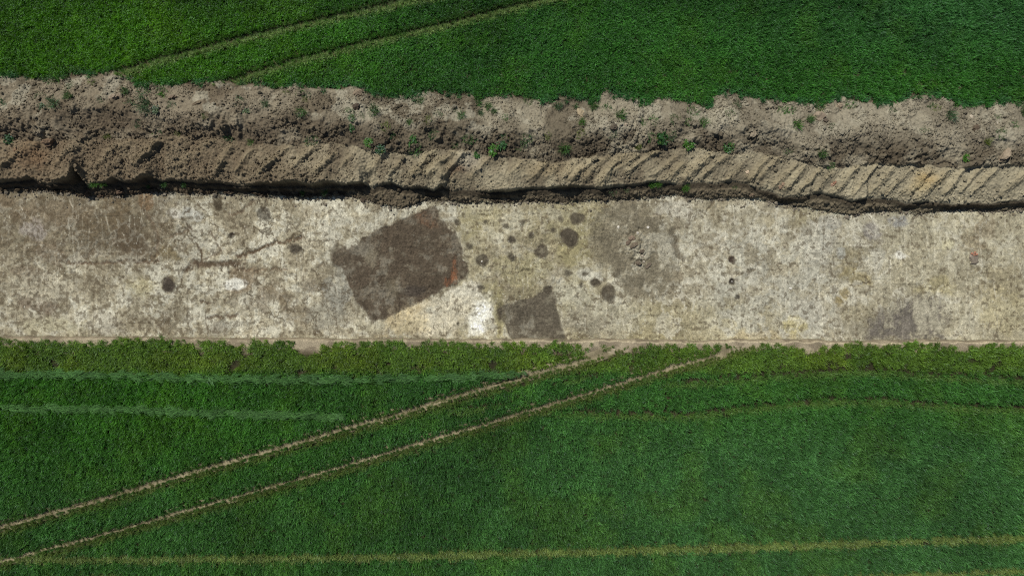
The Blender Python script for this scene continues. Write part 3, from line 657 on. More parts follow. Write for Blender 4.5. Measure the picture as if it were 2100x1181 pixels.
def blade(vs, fs, x, y, z0, hgt, lean, dr, width, droop=0.5, seg=3):
    """one bent leaf blade as a strip; dr = direction it bends to"""
    n0 = len(vs)
    cx, cy = math.cos(dr), math.sin(dr); sx, sy = -cy, cx
    for k in range(seg+1):
        t = k/seg
        out_ = lean*(t**1.6); up = hgt*(t-droop*t**3*0.55)
        w = width*(1-t**2.2)*0.5+0.001
        px_, py_, pz_ = x+cx*out_, y+cy*out_, z0+up
        if k < seg:
            vs.append((px_+sx*w, py_+sy*w, pz_)); vs.append((px_-sx*w, py_-sy*w, pz_))
        else:
            vs.append((px_, py_, pz_))
    for k in range(seg-1):
        b = n0+2*k; fs.append((b, b+1, b+3, b+2))
    b = n0+2*(seg-1); fs.append((b, b+1, b+2))
proto_col = bpy.data.collections.new("crop_tufts")      # kept out of the scene: only the crop uses it
def proto(name, kind, seed):
    r = random.Random(seed); vs, fs = [], []
    for i in range(32 if kind == 0 else 24):
        a = r.uniform(0, 2*math.pi); d = 0.13*math.sqrt(r.random())
        if kind == 0:
            blade(vs, fs, d*math.cos(a), d*math.sin(a), 0, r.uniform(0.26, 0.56), r.uniform(0.06, 0.26), r.uniform(0, 6.28), r.uniform(0.016, 0.027), r.uniform(0.2, 1.0))
        else:
            dr = r.gauss(0, 0.35)+(math.pi if r.random() < 0.1 else 0)
            blade(vs, fs, d*math.cos(a), d*math.sin(a), r.uniform(0, 0.08), r.uniform(0.06, 0.18), r.uniform(0.20, 0.42), dr, r.uniform(0.014, 0.026), r.uniform(0.3, 1.0))
    me = bpy.data.meshes.new(name); me.from_pydata(vs, [], fs); me.materials.append(M_crop)
    o = bpy.data.objects.new(name, me); proto_col.objects.link(o)
NK = 8
for i in range(NK): proto("tuft_%02d" % i, 0, 100+i)
for i in range(4): proto("tuft_%02d" % (NK+i), 1, 200+i)

def polydist(px, py, pts):
    """distance to a polyline and the side (positive = below in the photo)"""
    P = np.array(pts, float); d = np.full(px.shape, 1e9)
    for a, b in zip(P[:-1], P[1:]):
        v = b-a; t = np.clip(((px-a[0])*v[0]+(py-a[1])*v[1])/(v@v), 0, 1)
        d = np.minimum(d, np.hypot(px-a[0]-t*v[0], py-a[1]-t*v[1]))
    o = np.argsort(P[:, 0]); side = py-np.interp(px, P[o, 0], P[o, 1])
    return d, side
TN1 = [(228,156),(250,144),(330,120),(420,98),(500,77),(560,63),(700,31),(850,-3),(1100,-60),(1300,-110)]
TN2 = [(448,172),(520,150),(600,124),(700,100),(800,75),(900,52),(1000,27),(1110,0),(1300,-45),(1500,-95)]
TS1 = [(-330,1172),(0,1079),(125,1045),(249,1010),(366,975),(499,937),(623,902),(700,879),(825,844),(949,806),(1074,771),(1199,738),(1290,706)]
TS2 = [(-330,1240),(0,1149),(83,1128),(166,1106),(249,1083),(374,1047),(499,1012),(623,977),(700,955),(775,932),(887,898),(991,869),(1074,843),(1157,819),(1298,776),(1365,756),(1450,733),(1545,703)]
TA = [(-330,1145),(83,1140),(291,1140),(499,1139),(700,1135),(825,1135),(1074,1127),(1400,1118),(1566,1114),(1774,1106),(2100,1097),(2400,1089)]
TB = [(-330,1205),(150,1184),(208,1176),(300,1186),(700,1200),(1400,1190),(1774,1178),(1982,1168),(2100,1163),(2400,1153)]
F1 = [(-330,765),(0,765),(249,769),(415,775),(700,777),(887,773),(1074,767)]
F1b = [(1160,770),(1250,768),(1330,772),(1400,779),(1566,765),(1691,758),(1774,756),(1860,760),(2100,775),(2400,785)]
F2 = [(-330,833),(0,833),(249,837),(457,846),(700,852)]
F2b = [(930,835),(1040,825),(1100,833),(1250,842),(1400,846),(1566,826),(1691,815),(1816,815),(1940,827),(2100,833),(2400,838)]
NICK = [(404,705),(412,720),(418,735)]

def make_crop(name, y0, y1, north):
    g = 0.155
    gx_, gy_ = np.meshgrid(np.arange(-33, 33, g), np.arange(y0, y1, g))
    x = gx_.ravel()+rng.uniform(-.13, .13, gx_.size); y = gy_.ravel()+rng.uniform(-.13, .13, gx_.size)
    gx0 = len(x)
    gx_, gy_ = np.meshgrid(np.arange(-33, 33, 0.085), np.arange(y0, y1, 0.085))
    ex = gx_.ravel()+rng.uniform(-.05, .05, gx_.size); ey = gy_.ravel()+rng.uniform(-.05, .05, gx_.size)
    dm = np.full(ex.size, 1e9)
    for pts in ((TN1, TN2) if north else (TS1, TS2)):
        dm = np.minimum(dm, polydist(1050+S*ex, 590.5-S*ey, pts)[0])
    kx = dm < 9.5
    x = np.concatenate([x, ex[kx]]); y = np.concatenate([y, ey[kx]])
    fine = np.arange(len(x)) >= gx0
    px = 1050+S*x; py = 590.5-S*y
    n = len(x)
    h = np.ones(n)*(0.83+0.25*(fbm(x, y, 1.2, 3, 101)-0.5))+rng.uniform(-.20, .16, n)
    keep = np.ones(n, bool); kind = np.zeros(n, int)
    big = fbm(x, y, 6.0, 3, 103); sm = fbm(x, y, 0.8, 3, 105)
    ld = np.stack([0.05+0.3*(fbm(x, y, 2.0, 2, 107)-0.5), -0.10+0.3*(fbm(x, y, 2.0, 2, 108)-0.5)], 1)
    if north:
        tint = np.zeros((n, 3))+np.array([0.046, 0.160, 0.022])
        wl = (1-sstep(200, 1100, px)); tint = tint+(np.array([0.072, 0.205, 0.006])-tint)*wl[:, None]*0.9
        wl = sstep(60, 0, py); tint = tint*(1-0.25*wl)[:, None]
        wr = sstep(1300, 2000, px)*sstep(170, 40, py); tint = tint+(np.array([0.046, 0.150, 0.034])-tint)*wr[:, None]
        ec = np.interp(px, *np.array(CROP_N, float).T)-3
        ed = ec-py+16*(fbm(x, y, 0.45, 3, 109)-0.5)+12*(fbm(x, y, 1.5, 2, 110)-0.5)+rng.exponential(3.5, n)*(rng.random(n) < 0.3)
        keep &= ed > 0
        h *= 0.92+0.08*sstep(0, 14, ed)
        wf = sstep(16, 3, ed); tint = tint+(np.array([0.050, 0.150, 0.050])-tint)*wf[:, None]*0.8
        trs = [(TN1, 3.8, .9), (TN2, 3.2, .9)]
    else:
        tint = np.zeros((n, 3))+np.array([0.049, 0.146, 0.026])
        wr = sstep(500, 1500, px)*sstep(820, 950, py); tint = tint+(np.array([0.053, 0.146, 0.037])-tint)*wr[:, None]
        wl = (1-sstep(300, 900, px))*sstep(1060, 850, py); tint = tint+(np.array([0.048, 0.165, 0.012])-tint)*wl[:, None]*0.8
        ws = sstep(775, 752, py+12*(sm-0.5)); tint = tint+(np.array([0.098, 0.172, 0.020])-tint)*ws[:, None]*(0.85+0.3*(sm-0.5))[:, None]
        h *= 1-0.25*ws
        ec = np.interp(px, *np.array(CROP_S, float).T)-2
        ed = py-ec+12*(fbm(x, y, 0.7, 3, 111)-0.5)
        keep &= ed > 0
        keep &= ~((ws > 0.5) & (fbm(x, y, 0.45, 3, 113) > 0.72))
        d, s = polydist(px, py, NICK); keep &= d > 5
        for cx_, cy_, rr in [(632,716,14),(1222,716,9),(1665,716,10),(1975,714,10)]:
            keep &= np.hypot((px-cx_)/1.6, py-cy_) > rr*(0.5+sm)
        h *= 0.6+0.4*sstep(0, 14, ed)
        trs = [(TS1, 4.9, .72), (TS2, 3.8, .72)]
    rowc = (y-0.275*x)/0.27+2.2*fbm(x, y, 3.0, 2, 123)
    h = h*(1+0.15*np.sin(2*math.pi*rowc))
    tint = 1.20*tint*(1+0.12*sstep(600, 1900, px)*(0.0 if north else 1.0))[:, None]*(rng.uniform(0.72, 1.28, n)*(1+0.14*np.sin(2*math.pi*rowc)))[:, None]*(0.80+0.5*(fbm(x, y, 2.5, 4, 115)-0.5)+0.45*(sm-0.5)+0.30*(big-0.5)+0.2)[:, None]
    yl_ = sstep(0.52, 0.70, fbm(x, y, 1.5, 3, 117)); tint = tint*(1+yl_[:, None]*np.array([0.18, 0.05, -0.12]))
    slim = np.ones(n)
    slim = np.minimum(slim, 0.75+0.25*sstep(0, 12, ed))
    keep &= ~((ed < 9) & (rng.random(n) < 0.3))
    for pts, w, hh in trs:
        d, s = polydist(px, py, pts)
        d = d+1.5*(fbm(x, y, 0.6, 3, 119)-0.5)
        inb = d < w
        keep &= ~(~fine & (d < w+6)); stub = inb & fine & (rng.random(n) < (0.5 if north else 0.22))
        keep &= ~(inb & ~stub)
        tint = np.where(stub[:, None], np.array([0.12, 0.19, 0.05] if north else [0.20, 0.22, 0.075]), tint)
        slim = np.where(fine, 0.42, np.minimum(slim, 0.7+0.3*sstep(w+6, w+14, d)))
        slim = np.where(stub, 0.35, slim)
        h = h*np.where(d < w+7, hh+(1-hh)*np.clip((d-w)/7, 0, 1), 1)
        h = np.where(stub, 0.22, h)
        sd_ = np.where(s > 0, d, -d)
        we = ~stub*np.where(s > 0, sstep(w, w+3, d)*sstep(w+(15 if north else 17), w+8, d), 0.2*sstep(w+8, w, d))
        tint = tint+(np.array([0.300, 0.430, 0.130] if north else [0.170, 0.215, 0.050])-tint)*(we*(1.0 if north else 0.75))[:, None]  # paler band beside the tracks: sunlit crop flank painted into the tint
    if not north:
        for pts in (F1, F2):
            d, s = polydist(px, py, pts); d = d+4*(sm-0.5)+3*rng.random(n)
            laid = (d < 6.8+3*(fbm(x, y, 0.5, 2, 137)-0.5)) & (rng.random(n) < 0.72)
            lb = np.array([0.098, 0.230, 0.058])
            kind[laid] = 1
            tint = np.where(laid[:, None], lb*(0.9+0.6*(sm-0.5)+rng.uniform(-.15, .15, n))[:, None], tint)
            h = np.where((d >= 6) & (d < 14) & (s > 0), h*0.9, h)
        for pts in (F1b, F2b):
            d, s = polydist(px, py, pts); d = d+2*(sm-0.5)
            off = np.minimum(polydist(px, py, TS2)[0], polydist(px, py, TS1)[0]) > 24
            keep &= ~((d < 3.6) & (rng.random(n) < 0.85) & off)
            soft = sstep(3, 8, d)*sstep(19, 11, d)*(s > 0)*off
            slim = np.where((d < 9) & off, 0.75, slim)
            h = h*(1-0.15*soft); tint = tint+(np.array([0.135, 0.245, 0.050])-tint)*(soft*(0.6+0.6*sm))[:, None]
        for pts, w in ((TA, 8.5), (TB, 7.5)):
            d, s = polydist(px, py-5, pts); d = d+6*(sm-0.5)
            inn = d < w
            h = np.where(inn, h*0.66, h)
            slim = np.where((d >= w) & (d < w+7) & (s < 0), 0.7, slim)
            tint = np.where(inn[:, None], np.array([0.215, 0.300, 0.075])*(0.85+0.6*(sm-0.5))[:, None], tint)
            keep &= ~(inn & (rng.random(n) < 0.06))
    x, y, h, kind, tint, ld, slim = (q[keep] for q in (x, y, h, kind, tint, ld, slim)); n = len(x); px_k = 1050+S*x
    z = np.where(kind == 1, 0.20, 0.0)
    strip = (y < 11.4) & (y > -3.4)
    ix = np.clip(np.searchsorted(xs, x), 0, nx-1); iy = np.clip(np.searchsorted(-ys, -y), 0, ny-1)
    z[strip] += Z[iy, ix][strip]-0.02
    rot = np.stack([-ld[:, 1]+rng.normal(0, .10, n), ld[:, 0]+rng.normal(0, .10, n), rng.uniform(0, 6.283, n)], 1)
    rot[kind == 1, :2] *= 0.3; rot[kind == 1, 2] = rng.normal(0, 0.25, (kind == 1).sum())
    w = slim+rng.uniform(-.1, .1, n)
    scl = np.stack([w, w, h], 1)
    vi = np.where(kind == 1, NK+rng.integers(0, 4, n), rng.integers(0, NK, n))
    me = bpy.data.meshes.new(name); me.vertices.add(n)
    me.vertices.foreach_set("co", np.stack([x, y, z], 1).astype(np.float32).ravel())
    for nm, ty, key, arr in (("rot", 'FLOAT_VECTOR', "vector", rot), ("scl", 'FLOAT_VECTOR', "vector", scl), ("vi", 'INT', "value", vi)):
        at = me.attributes.new(nm, ty, 'POINT'); at.data.foreach_set(key, arr.astype(np.int32 if ty == 'INT' else np.float32).ravel())
    at = me.attributes.new("tint", 'FLOAT_COLOR', 'POINT')
    at.data.foreach_set("color", np.concatenate([np.clip(tint, 0.004, 1), np.ones((n, 1))], 1).astype(np.float32).ravel())
    me.update()
    o = bpy.data.objects.new(name, me); sc.collection.objects.link(o)
    md = o.modifiers.new("scatter", 'NODES'); md.node_group = CROP_NG
    print(name, n)
    return tag(o, kind="stuff")

def crop_nodes():
    ng = bpy.data.node_groups.new("crop_scatter", 'GeometryNodeTree')
    ng.interface.new_socket("Geometry", in_out='INPUT', socket_type='NodeSocketGeometry')
    ng.interface.new_socket("Geometry", in_out='OUTPUT', socket_type='NodeSocketGeometry')
    N = ng.nodes; Lk = ng.links
    gi = N.new("NodeGroupInput"); go = N.new("NodeGroupOutput")
    ip = N.new("GeometryNodeInstanceOnPoints"); ci = N.new("GeometryNodeCollectionInfo")
    ci.inputs["Collection"].default_value = proto_col
    ci.inputs["Separate Children"].default_value = True; ci.inputs["Reset Children"].default_value = True
    def na(nm, ty):
        a = N.new("GeometryNodeInputNamedAttribute"); a.data_type = ty; a.inputs["Name"].default_value = nm
        return a.outputs["Attribute"]
    e = N.new("FunctionNodeEulerToRotation")
    Lk.new(na("rot", 'FLOAT_VECTOR'), e.inputs[0]); Lk.new(e.outputs[0], ip.inputs["Rotation"])
    Lk.new(na("scl", 'FLOAT_VECTOR'), ip.inputs["Scale"]); Lk.new(na("vi", 'INT'), ip.inputs["Instance Index"])
    ip.inputs["Pick Instance"].default_value = True
    Lk.new(gi.outputs[0], ip.inputs["Points"]); Lk.new(ci.outputs[0], ip.inputs["Instance"]); Lk.new(ip.outputs[0], go.inputs[0])
    return ng
CROP_NG = crop_nodes()
o = make_crop("cereal_crop", 9.0, 21.0, True); o["label"] = "dense green cereal crop above the earth bank"; o["category"] = "crop"
o = make_crop("cereal_crop", -21.0, -2.5, False); o["label"] = "dense green cereal crop below the trench, crossed by wheel tracks"; o["category"] = "crop"
# ------------------------------------------------------------------ weeds on the banks, every one its own plant
def at(px, py):
    z = 0.4
    for _ in range(4):
        x, y = pw((px, py), z); z = height(x, y)
    return x, y, z
def weed_mesh(name, kind, seed):
    r = random.Random(seed); vs, fs = [], []
    n = {"spiky": 110, "leafy": 80, "thin": 64}[kind]
    for i in range(n):
        a = r.uniform(0, 6.283); d = math.sqrt(r.random())
        if kind == "spiky":
            blade(vs, fs, 0.45*d*math.cos(a), 0.45*d*math.sin(a), -0.02, r.uniform(0.6, 1.3), r.uniform(0.25, 0.75), a+r.gauss(0, 1.6), r.uniform(0.022, 0.042), r.uniform(.2, .9))
        elif kind == "leafy":
            blade(vs, fs, 0.55*d*math.cos(a), 0.55*d*math.sin(a), r.uniform(-0.02, 0.35), r.uniform(0.15, 0.6), r.uniform(0.25, 0.5), r.uniform(0, 6.283), r.uniform(0.12, 0.22), 1.0)
        else:
            blade(vs, fs, 0.75*d*math.cos(a), 0.75*d*math.sin(a), -0.02, r.uniform(0.3, 0.8), r.uniform(0.2, 0.6), r.uniform(0, 6.283), r.uniform(0.035, 0.06), r.uniform(.2, .9))
    me = bpy.data.meshes.new(name); me.from_pydata(vs, [], fs); me.materials.append(M_weed)
    return me
WM = {k: [weed_mesh("weed_"+k, k, 300+10*i+j) for j in range(3)] for i, k in enumerate(("spiky", "leafy", "thin"))}
TINT = {"green": (0.070, 0.170, 0.035), "pale green": (0.130, 0.190, 0.080), "yellowish": (0.150, 0.200, 0.030), "dark green": (0.040, 0.110, 0.025), "bluish green": (0.075, 0.155, 0.060), "bright green": (0.090, 0.230, 0.030)}
WEEDS = [ # x, y, radius in photo pixels, habit, tint
 (4,214,10,"thin","bluish green"),(82,198,10,"thin","pale green"),(85,219,8,"leafy","pale green"),(112,213,15,"spiky","bluish green"),(142,196,11,"spiky","green"),(107,166,9,"thin","green"),(148,178,11,"thin","pale green"),(188,168,8,"thin","yellowish"),(258,188,10,"spiky","green"),(292,190,14,"thin","green"),(300,216,19,"spiky","bluish green"),(320,226,9,"leafy","pale green"),(268,215,10,"thin","pale green"),(210,206,10,"thin","pale green"),(330,188,12,"thin","green"),(222,282,8,"spiky","yellowish"),(18,287,11,"leafy","dark green"),(282,252,9,"thin","dark green"),(320,272,12,"thin","dark green"),
 (363,270,8,"thin","yellowish"),(352,215,9,"thin","pale green"),(470,290,11,"thin","dark green"),(492,212,12,"thin","bluish green"),(504,229,8,"leafy","pale green"),(545,214,10,"spiky","bluish green"),(619,230,12,"spiky","green"),(586,192,8,"thin","yellowish"),(615,192,9,"thin","green"),(515,292,8,"spiky","bright green"),(630,195,8,"thin","pale green"),(625,208,7,"thin","yellowish"),(420,237,7,"thin","yellowish"),(640,288,13,"thin","dark green"),
 (718,230,10,"thin","green"),(721,243,8,"leafy","pale green"),(719,262,9,"leafy","green"),(768,229,15,"spiky","green"),(740,240,8,"thin","pale green"),(840,252,8,"spiky","green"),(861,208,10,"spiky","green"),(877,247,9,"thin","yellowish"),(898,235,8,"thin","pale green"),(946,238,11,"spiky","green"),(985,233,8,"spiky","bluish green"),(981,207,10,"spiky","green"),(1002,220,10,"spiky","green"),(1013,231,8,"spiky","green"),(1037,242,8,"thin","green"),(792,262,10,"thin","yellowish"),(756,293,10,"leafy","bright green"),(846,290,12,"leafy","green"),(888,276,10,"thin","dark green"),(963,284,13,"thin","green"),(1035,281,13,"thin","dark green"),(1013,309,13,"leafy","bright green"),(1028,299,11,"leafy","dark green"),(781,308,11,"leafy","dark green"),(850,310,13,"thin","green"),(800,275,10,"thin","dark green"),(928,227,8,"thin","pale green"),(978,318,8,"leafy","green"),(932,298,8,"thin","green"),
 (1146,219,11,"spiky","bluish green"),(1217,219,12,"spiky","green"),(1245,223,11,"thin","green"),(1271,238,14,"spiky","green"),(1193,252,9,"spiky","bright green"),(1315,256,10,"thin","green"),(1341,247,12,"thin","green"),(1384,246,11,"thin","green"),(1333,280,10,"thin","green"),(1357,287,15,"leafy","dark green"),(1257,276,9,"thin","pale green"),(1124,279,8,"thin","yellowish"),(1158,306,13,"spiky","green"),(1192,276,10,"thin","yellowish"),(1080,287,13,"thin","dark green"),(1377,279,9,"thin","pale green"),(1309,303,8,"spiky","yellowish"),(1082,210,12,"thin","green"),(1066,302,8,"thin","green"),
 (1412,297,12,"leafy","bright green"),(1494,303,12,"leafy","green"),(1443,252,12,"spiky","green"),(1420,231,12,"thin","green"),(1498,238,12,"thin","pale green"),(1511,218,10,"thin","pale green"),(1606,233,13,"thin","green"),(1622,229,11,"thin","green"),(1632,256,13,"spiky","bright green"),(1660,246,11,"spiky","green"),(1684,318,11,"spiky","green"),(1414,250,9,"thin","green"),(1708,262,9,"thin","pale green"),(1742,216,13,"thin","green"),(1680,222,10,"thin","yellowish"),(1617,308,9,"thin","pale green"),(1703,340,8,"thin","green"),
 (1947,238,15,"spiky","bluish green"),(2024,291,9,"spiky","yellowish"),(2053,276,12,"thin","green"),(1979,325,9,"leafy","bright green"),(1895,268,9,"thin","pale green"),(2080,258,10,"thin","green"),(2098,233,11,"spiky","green"),(1912,219,9,"thin","green"),(2043,243,9,"thin","green"),(1832,226,9,"thin","pale green"),(1920,225,9,"thin","yellowish"),
 (195,379,9,"spiky","bright green"),(212,378,9,"spiky","bright green"),(380,381,7,"spiky","green"),(306,382,6,"spiky","green"),(340,381,7,"spiky","green"),(622,395,7,"spiky","green"),(667,394,9,"spiky","green"),(1258,392,8,"thin","pale green"),(1336,381,9,"spiky","bright green"),(1349,379,8,"spiky","bright green"),(1405,386,9,"spiky","bright green"),(1507,383,6,"thin","green"),(1285,389,7,"thin","pale green"),
]
ZONE = [(0,"at the far left edge"),(100,"left of the upper wheel tracks"),(240,"below the first upper wheel track"),(330,"below the second upper wheel track"),(480,"just right of the upper wheel tracks"),(580,"up and left of the burnt rectangle"),(680,"above the burnt rectangle's left half"),(800,"above the burnt rectangle's top corner"),(900,"above the white-flecked stain"),(1000,"above the oval stain"),(1100,"above the two biggest round stains"),(1220,"above the wide brown spread"),(1340,"above the brown spread's right edge"),(1450,"above the three little dots"),(1560,"right of the three little dots"),(1700,"above the purplish patch's left side"),(1850,"above the purplish patch's right side"),(1960,"at the far right edge")]
def row_of(px, py):
    e = np.interp(px, *np.array(CROP_N, float).T); b = np.interp(px, *np.array(BOUND, float).T)
    if py > 360: return "on the trench lip"
    t = (py-e)/(b-e)
    return "under the crop" if t < 0.28 else ("halfway down the topsoil" if t < 0.68 else "low on the topsoil")
seen = {}
for w in WEEDS:
    zn = [t for x0, t in ZONE if w[0] >= x0][-1]
    sz = "large" if w[2] >= 13 else ("small" if w[2] < 9 else "")
    base = " ".join(("%s %s %s weed %s, %s" % (sz, w[4], w[3], row_of(w[0], w[1]), zn)).split())
    seen.setdefault(base, []).append(w)
W1 = ["leftmost", "second", "third", "fourth"]
for k, (base, ws) in enumerate(seen.items()):
    ws.sort(key=lambda w: w[0])
    for i, (px, py, r, kind, tn) in enumerate(ws):
        lab = base if len(ws) == 1 else base+", "+(("left" if i == 0 else "right") if len(ws) == 2 else W1[i]+" of them")
        o = bpy.data.objects.new("weed", random.choice(WM[kind]))
        sc.collection.objects.link(o)
        x, y, z = at(px, py)
        o.location = (x, y, z-0.01); q = r/S*1.35
        o.scale = (q, q, q*(1.1 if kind == "spiky" else 0.7)); o.rotation_euler = (0.15*random.uniform(-1, 1), 0.15*random.uniform(-1, 1), random.uniform(0, 6.283))
        c = TINT[tn]; f = random.uniform(0.7, 1.05)
        o.color = (c[0]*f, c[1]*f, c[2]*f, 1)
        tag(o, lab, "weed", "weeds growing on the earth banks")

# ------------------------------------------------------------------ single clods and stones
def ico(sub=2):
    import bmesh
    bm = bmesh.new(); bmesh.ops.create_icosphere(bm, subdivisions=sub, radius=1.0)
    v = np.array([q.co[:] for q in bm.verts], np.float32); f = np.array([[q.index for q in p.verts] for p in bm.faces], np.int32); bm.free()
    return v, f
IV, IF = ico(3); SV, SF = ico(1)
def rock(name, rx, ry, rz, ang, col, seed, parent=None, loc=(0, 0, 0), rough_=0.7):
    r = np.random.default_rng(seed)
    v = IV.copy()
    for k in range(9):                      # chip flat facets off a ball
        nrm = r.normal(size=3); nrm /= np.linalg.norm(nrm); d = r.uniform(0.62, 0.88)
        over = np.clip(v@nrm-d, 0, None); v -= over[:, None]*nrm
    nz = (billow(v[:, 0]*1.0+seed, v[:, 1]+v[:, 2]*1.7, 0.8, 3, seed % 50)-0.45)
    v *= (1+rough_*nz)[:, None]
    v *= np.array([rx, ry, rz]); ca, sa = math.cos(ang), math.sin(ang)
    v = np.stack([v[:, 0]*ca-v[:, 1]*sa, v[:, 0]*sa+v[:, 1]*ca, v[:, 2]], 1)+np.array(loc)
    c = np.broadcast_to(col, v.shape)*(1+0.5*nz)[:, None]
    return obj_from(name, v, IF, M_clod, parent, c, smooth=False)
CLODS = [ # x, y, half length, half width, height, angle, colour, kind, label
 (101,293,13,9,.42,.5,(112,94,76),"clod","upright brown clod with a deep black shadow, on the bank's left end"),
 (32,308,5,5,.14,0,(126,104,82),"clod","small round reddish clod left of the clod with the black shadow"),
 (233,200,9,6,.16,.3,(142,128,110),"clod","flat grey clod below the first upper wheel track, left of its twin"),
 (247,197,7,6,.14,-.2,(134,120,104),"clod","flat grey clod below the first upper wheel track, right of its twin"),
 (353,201,11,5,.22,.4,(122,108,92),"clod","wedge shaped clod below the second upper wheel track, near the crop"),
 (405,212,12,4,.18,.35,(116,104,86),"clod","long thin clod lying across the bank between two upper wheel tracks and a cracked edge"),
 (735,191,11,8,.26,.2,(132,118,100),"clod","broad blocky clod sticking into the crop edge above the burnt rectangle"),
 (731,221,8,8,.22,0,(80,70,60),"clod","dark clod below the blocky one at the crop edge"),
 (1191,234,8,13,.26,.3,(158,144,118),"clod","tall pale yellowish clod under the crop above the biggest round stains"),
 (1258,261,8,8,.20,0,(92,84,72),"clod","round dark clod above the wide brown spread"),
 (1281,257,8,5,.12,0,(164,150,130),"clod","flat pale clod right of the round dark one above the wide brown spread"),
 (1680,240,14,11,.28,.3,(142,128,110),"clod","cracked pinkish clod cluster right of the three dots, under the crop"),
 (1692,248,6,5,.2,.9,(100,90,78),"clod","small dark clod touching the cracked pinkish clod"),
 (1723,218,8,8,.22,.2,(146,132,112),"clod","rounded clod in the crop notch right of the three dots"),
 (1545,275,10,6,.2,.6,(148,136,116),"clod","pale clod with a sharp shadow above the three little dots"),
 (2002,264,9,8,.2,.6,(96,84,70),"clod","dark brown clod among pale soil near the far right"),
 (2060,318,17,8,.5,.9,(146,132,112),"clod","big slanting hump of soil with a black groove, far right"),
 (472,394,6,5,.2,0,(76,66,56),"clod","dark clod on the upper trench edge, left of the burnt rectangle"),
 (1541,400,7,4,.16,.1,(120,104,86),"clod","reddish flat clod on the upper trench edge above the three dots"),
 (1600,384,5,5,.16,0,(150,128,106),"clod","larger rounded clod of a pair at the end of a bucket ridge"),
 (1606,378,4,4,.12,0,(150,128,106),"clod","smaller rounded clod of a pair at the end of a bucket ridge"),
 (1533,353,5,4,.12,.6,(196,176,150),"stone","pale angular stone on the subsoil above the three dots"),
 (1712,374,5,4,.12,.4,(156,118,96),"stone","reddish stone on a bucket ridge right of the three dots"),
 (1707,379,4,3,.1,.1,(170,140,118),"stone","small pinkish stone beside the reddish one on a ridge"),
 (2040,254,9,6,.10,.1,(186,177,160),"stone","white chalky lump near the crop edge at far right"),
 (1993,240,6,4,.08,.1,(188,176,156),"stone","white chalky lump left of the larger white one at far right"),
 (1308,478,3,3,.06,.3,(180,174,160),"stone","white stone at the upper end of the broken clods in the brown spread"),
 (1320,537,3,3,.07,0,(164,156,140),"stone","round pale stone at the lower end of the broken clods in the brown spread"),
 (1317,525,4,3,.1,0,(160,150,134),"stone","greyish stone just above the round pale stone in the brown spread"),
 (1329,466,3,3,.06,0,(214,208,196),"stone","lone white pebble above right of the broken clods"),
 (1268,466,3,3,.06,0,(206,200,186),"stone","lone white pebble left of the broken clods"),
 (1501,577,1.5,1.4,.06,0,(222,218,208),"stone","white fleck of stone in the middle little dot"),
 (1621,591,2.6,2.2,.06,0,(226,222,212),"stone","tiny white pebble right of the three little dots"),
 (988,536,2.2,1.8,.06,.8,(210,204,190),"stone","white fleck of stone in the round stain nearest the burnt rectangle"),
 (1300,503,10,6,.11,.5,(112,101,86),"clod","largest pinkish clod in the middle of the wide brown spread"),
 (1296,489,8,6,.16,.2,(128,112,96),"clod","brown clod above the largest pinkish clod of the brown spread"),
 (1288,498,6,7,.16,.9,(112,98,84),"clod","dark narrow clod left of the largest pinkish clod"),
 (1316,515,7,4,.10,.3,(108,98,84),"clod","clod down right of the largest pinkish clod"),
 (1330,544,9,5,.14,.6,(112,102,88),"clod","dark clod at the lower end of the broken clods"),
 (1310,540,7,5,.12,-.3,(104,94,80),"clod","dark clod left of the lower end of the broken clods"),
 (745,411,6,5,.18,.4,(86,76,64),"clod","dark clod fallen into the trench above the burnt rectangle's left half"),
 (180,397,11,7,.22,.2,(92,76,60),"clod","crumbled brown clod on the trench edge under bright grass"),
 (247,394,10,7,.24,.5,(94,78,64),"clod","crumbled brown clod on the trench edge right of the bright grass"),
 (208,401,6,4,.16,.1,(80,66,54),"clod","small dark clod between the two crumbled clods on the trench edge"),
]
for k, (px, py, a, b, hz, ang, cc, kind, lab) in enumerate(CLODS):
    x, y, z = at(px, py)
    o = rock(kind, a/S, b/S, hz*0.62, ang, srgb(*cc), 400+k)
    o.location = (x, y, z+hz*0.12)
    tag(o, lab, kind, "lumps of soil and stone" if kind == "clod" else "loose stones")
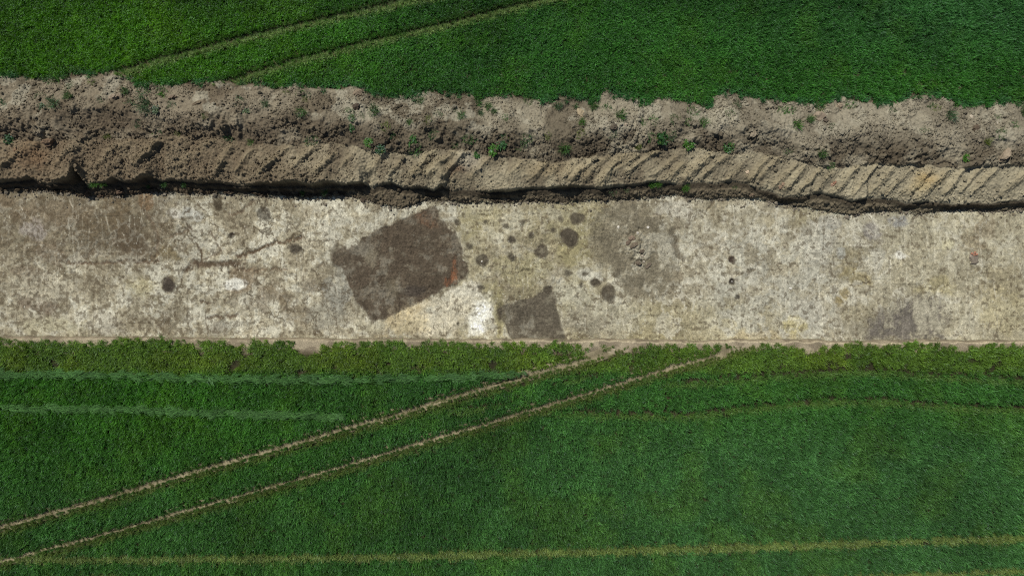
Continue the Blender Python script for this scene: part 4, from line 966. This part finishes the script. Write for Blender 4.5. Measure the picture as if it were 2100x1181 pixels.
# the burnt lump at the right: grey mound with pink stones on it
x, y, z = at(1996, 527)
lump = bpy.data.objects.new("burnt_lump", None); lump.location = (x, y, z); sc.collection.objects.link(lump)
tag(lump, "grey lump of burnt earth topped with pink stones, alone at the right of the trench", "burnt lump")
rock("earth_mound", 0.30, 0.34, 0.13, 0.2, srgb(132,122,108), 501, lump, (0.02, -0.06, 0.0), 0.7)
rock("earth_mound", 0.28, 0.10, 0.10, 0.35, srgb(118,110,98), 502, lump, (0.05, -0.30, 0.0), 0.7)
for k, (dx, dy, r_) in enumerate([(-.13, .17, .07), (.03, .23, .08), (.12, .12, .07), (-.19, .06, .06), (.0, .10, .08)]):
    rock("burnt_stone", r_, r_*.8, r_*.7, k*.7, srgb(176,128,106) if k != 3 else srgb(190,172,154), 510+k, lump, (dx, dy, 0.09))
# crumbs of soil along the slumped edge and on the rough end of the bank
n1_ = 5200; n = n1_+46000
cx = rng.uniform(-27.5, 27.5, n); cidx = np.clip(np.searchsorted(xs, cx), 0, nx-1)
cy_ = yf[cidx]+np.where(rng.random(n) < 0.75, np.abs(rng.normal(0, 0.16, n))*(0.4+gap[cidx])-rng.exponential(0.09, n), rng.uniform(0.3, 3.2, n))
cy_[n1_:] = ye[cidx[n1_:]]+(yc[cidx[n1_:]]+0.15-ye[cidx[n1_:]])*rng.random(n-n1_)
dens = sstep(0.38, 0.62, fbm(cx, cy_, 0.9, 4, 131))*(0.45+0.55*sstep(yb[cidx]-0.3, yb[cidx]+0.2, cy_)+0.5*sstep(8, -15, cx))+0.06
kp = (np.arange(n) < n1_) | (rng.random(n) < dens)
cx, cy_, cidx = cx[kp], cy_[kp], cidx[kp]; n = len(cx)
cr = 0.014+rng.exponential(0.018, n).clip(0, 0.13)
jidx = np.clip(np.searchsorted(-ys, -cy_), 0, ny-1)
cz = Z[jidx, cidx]+cr*0.3
base = C[jidx, cidx]*0.9+0.1*np.array([0.12, 0.10, 0.07])
base = np.where((cy_ < yf[cidx])[:, None], np.array([0.19, 0.165, 0.125]), base)*rng.uniform(.7, 1.25, (n, 1))
vv = SV[None]*(1+0.35*rng.uniform(-1, 1, (n, len(SV), 1)))*cr[:, None, None]*np.array([1, 1, .75])+np.stack([cx, cy_, cz], 1)[:, None]
ff = SF[None]+(np.arange(n)*len(SV))[:, None, None]
o = obj_from("soil_crumbs", vv.reshape(-1, 3), ff.reshape(-1, 3), M_clod, None, np.repeat(base, len(SV), 0), False)
tag(o, kind="stuff")
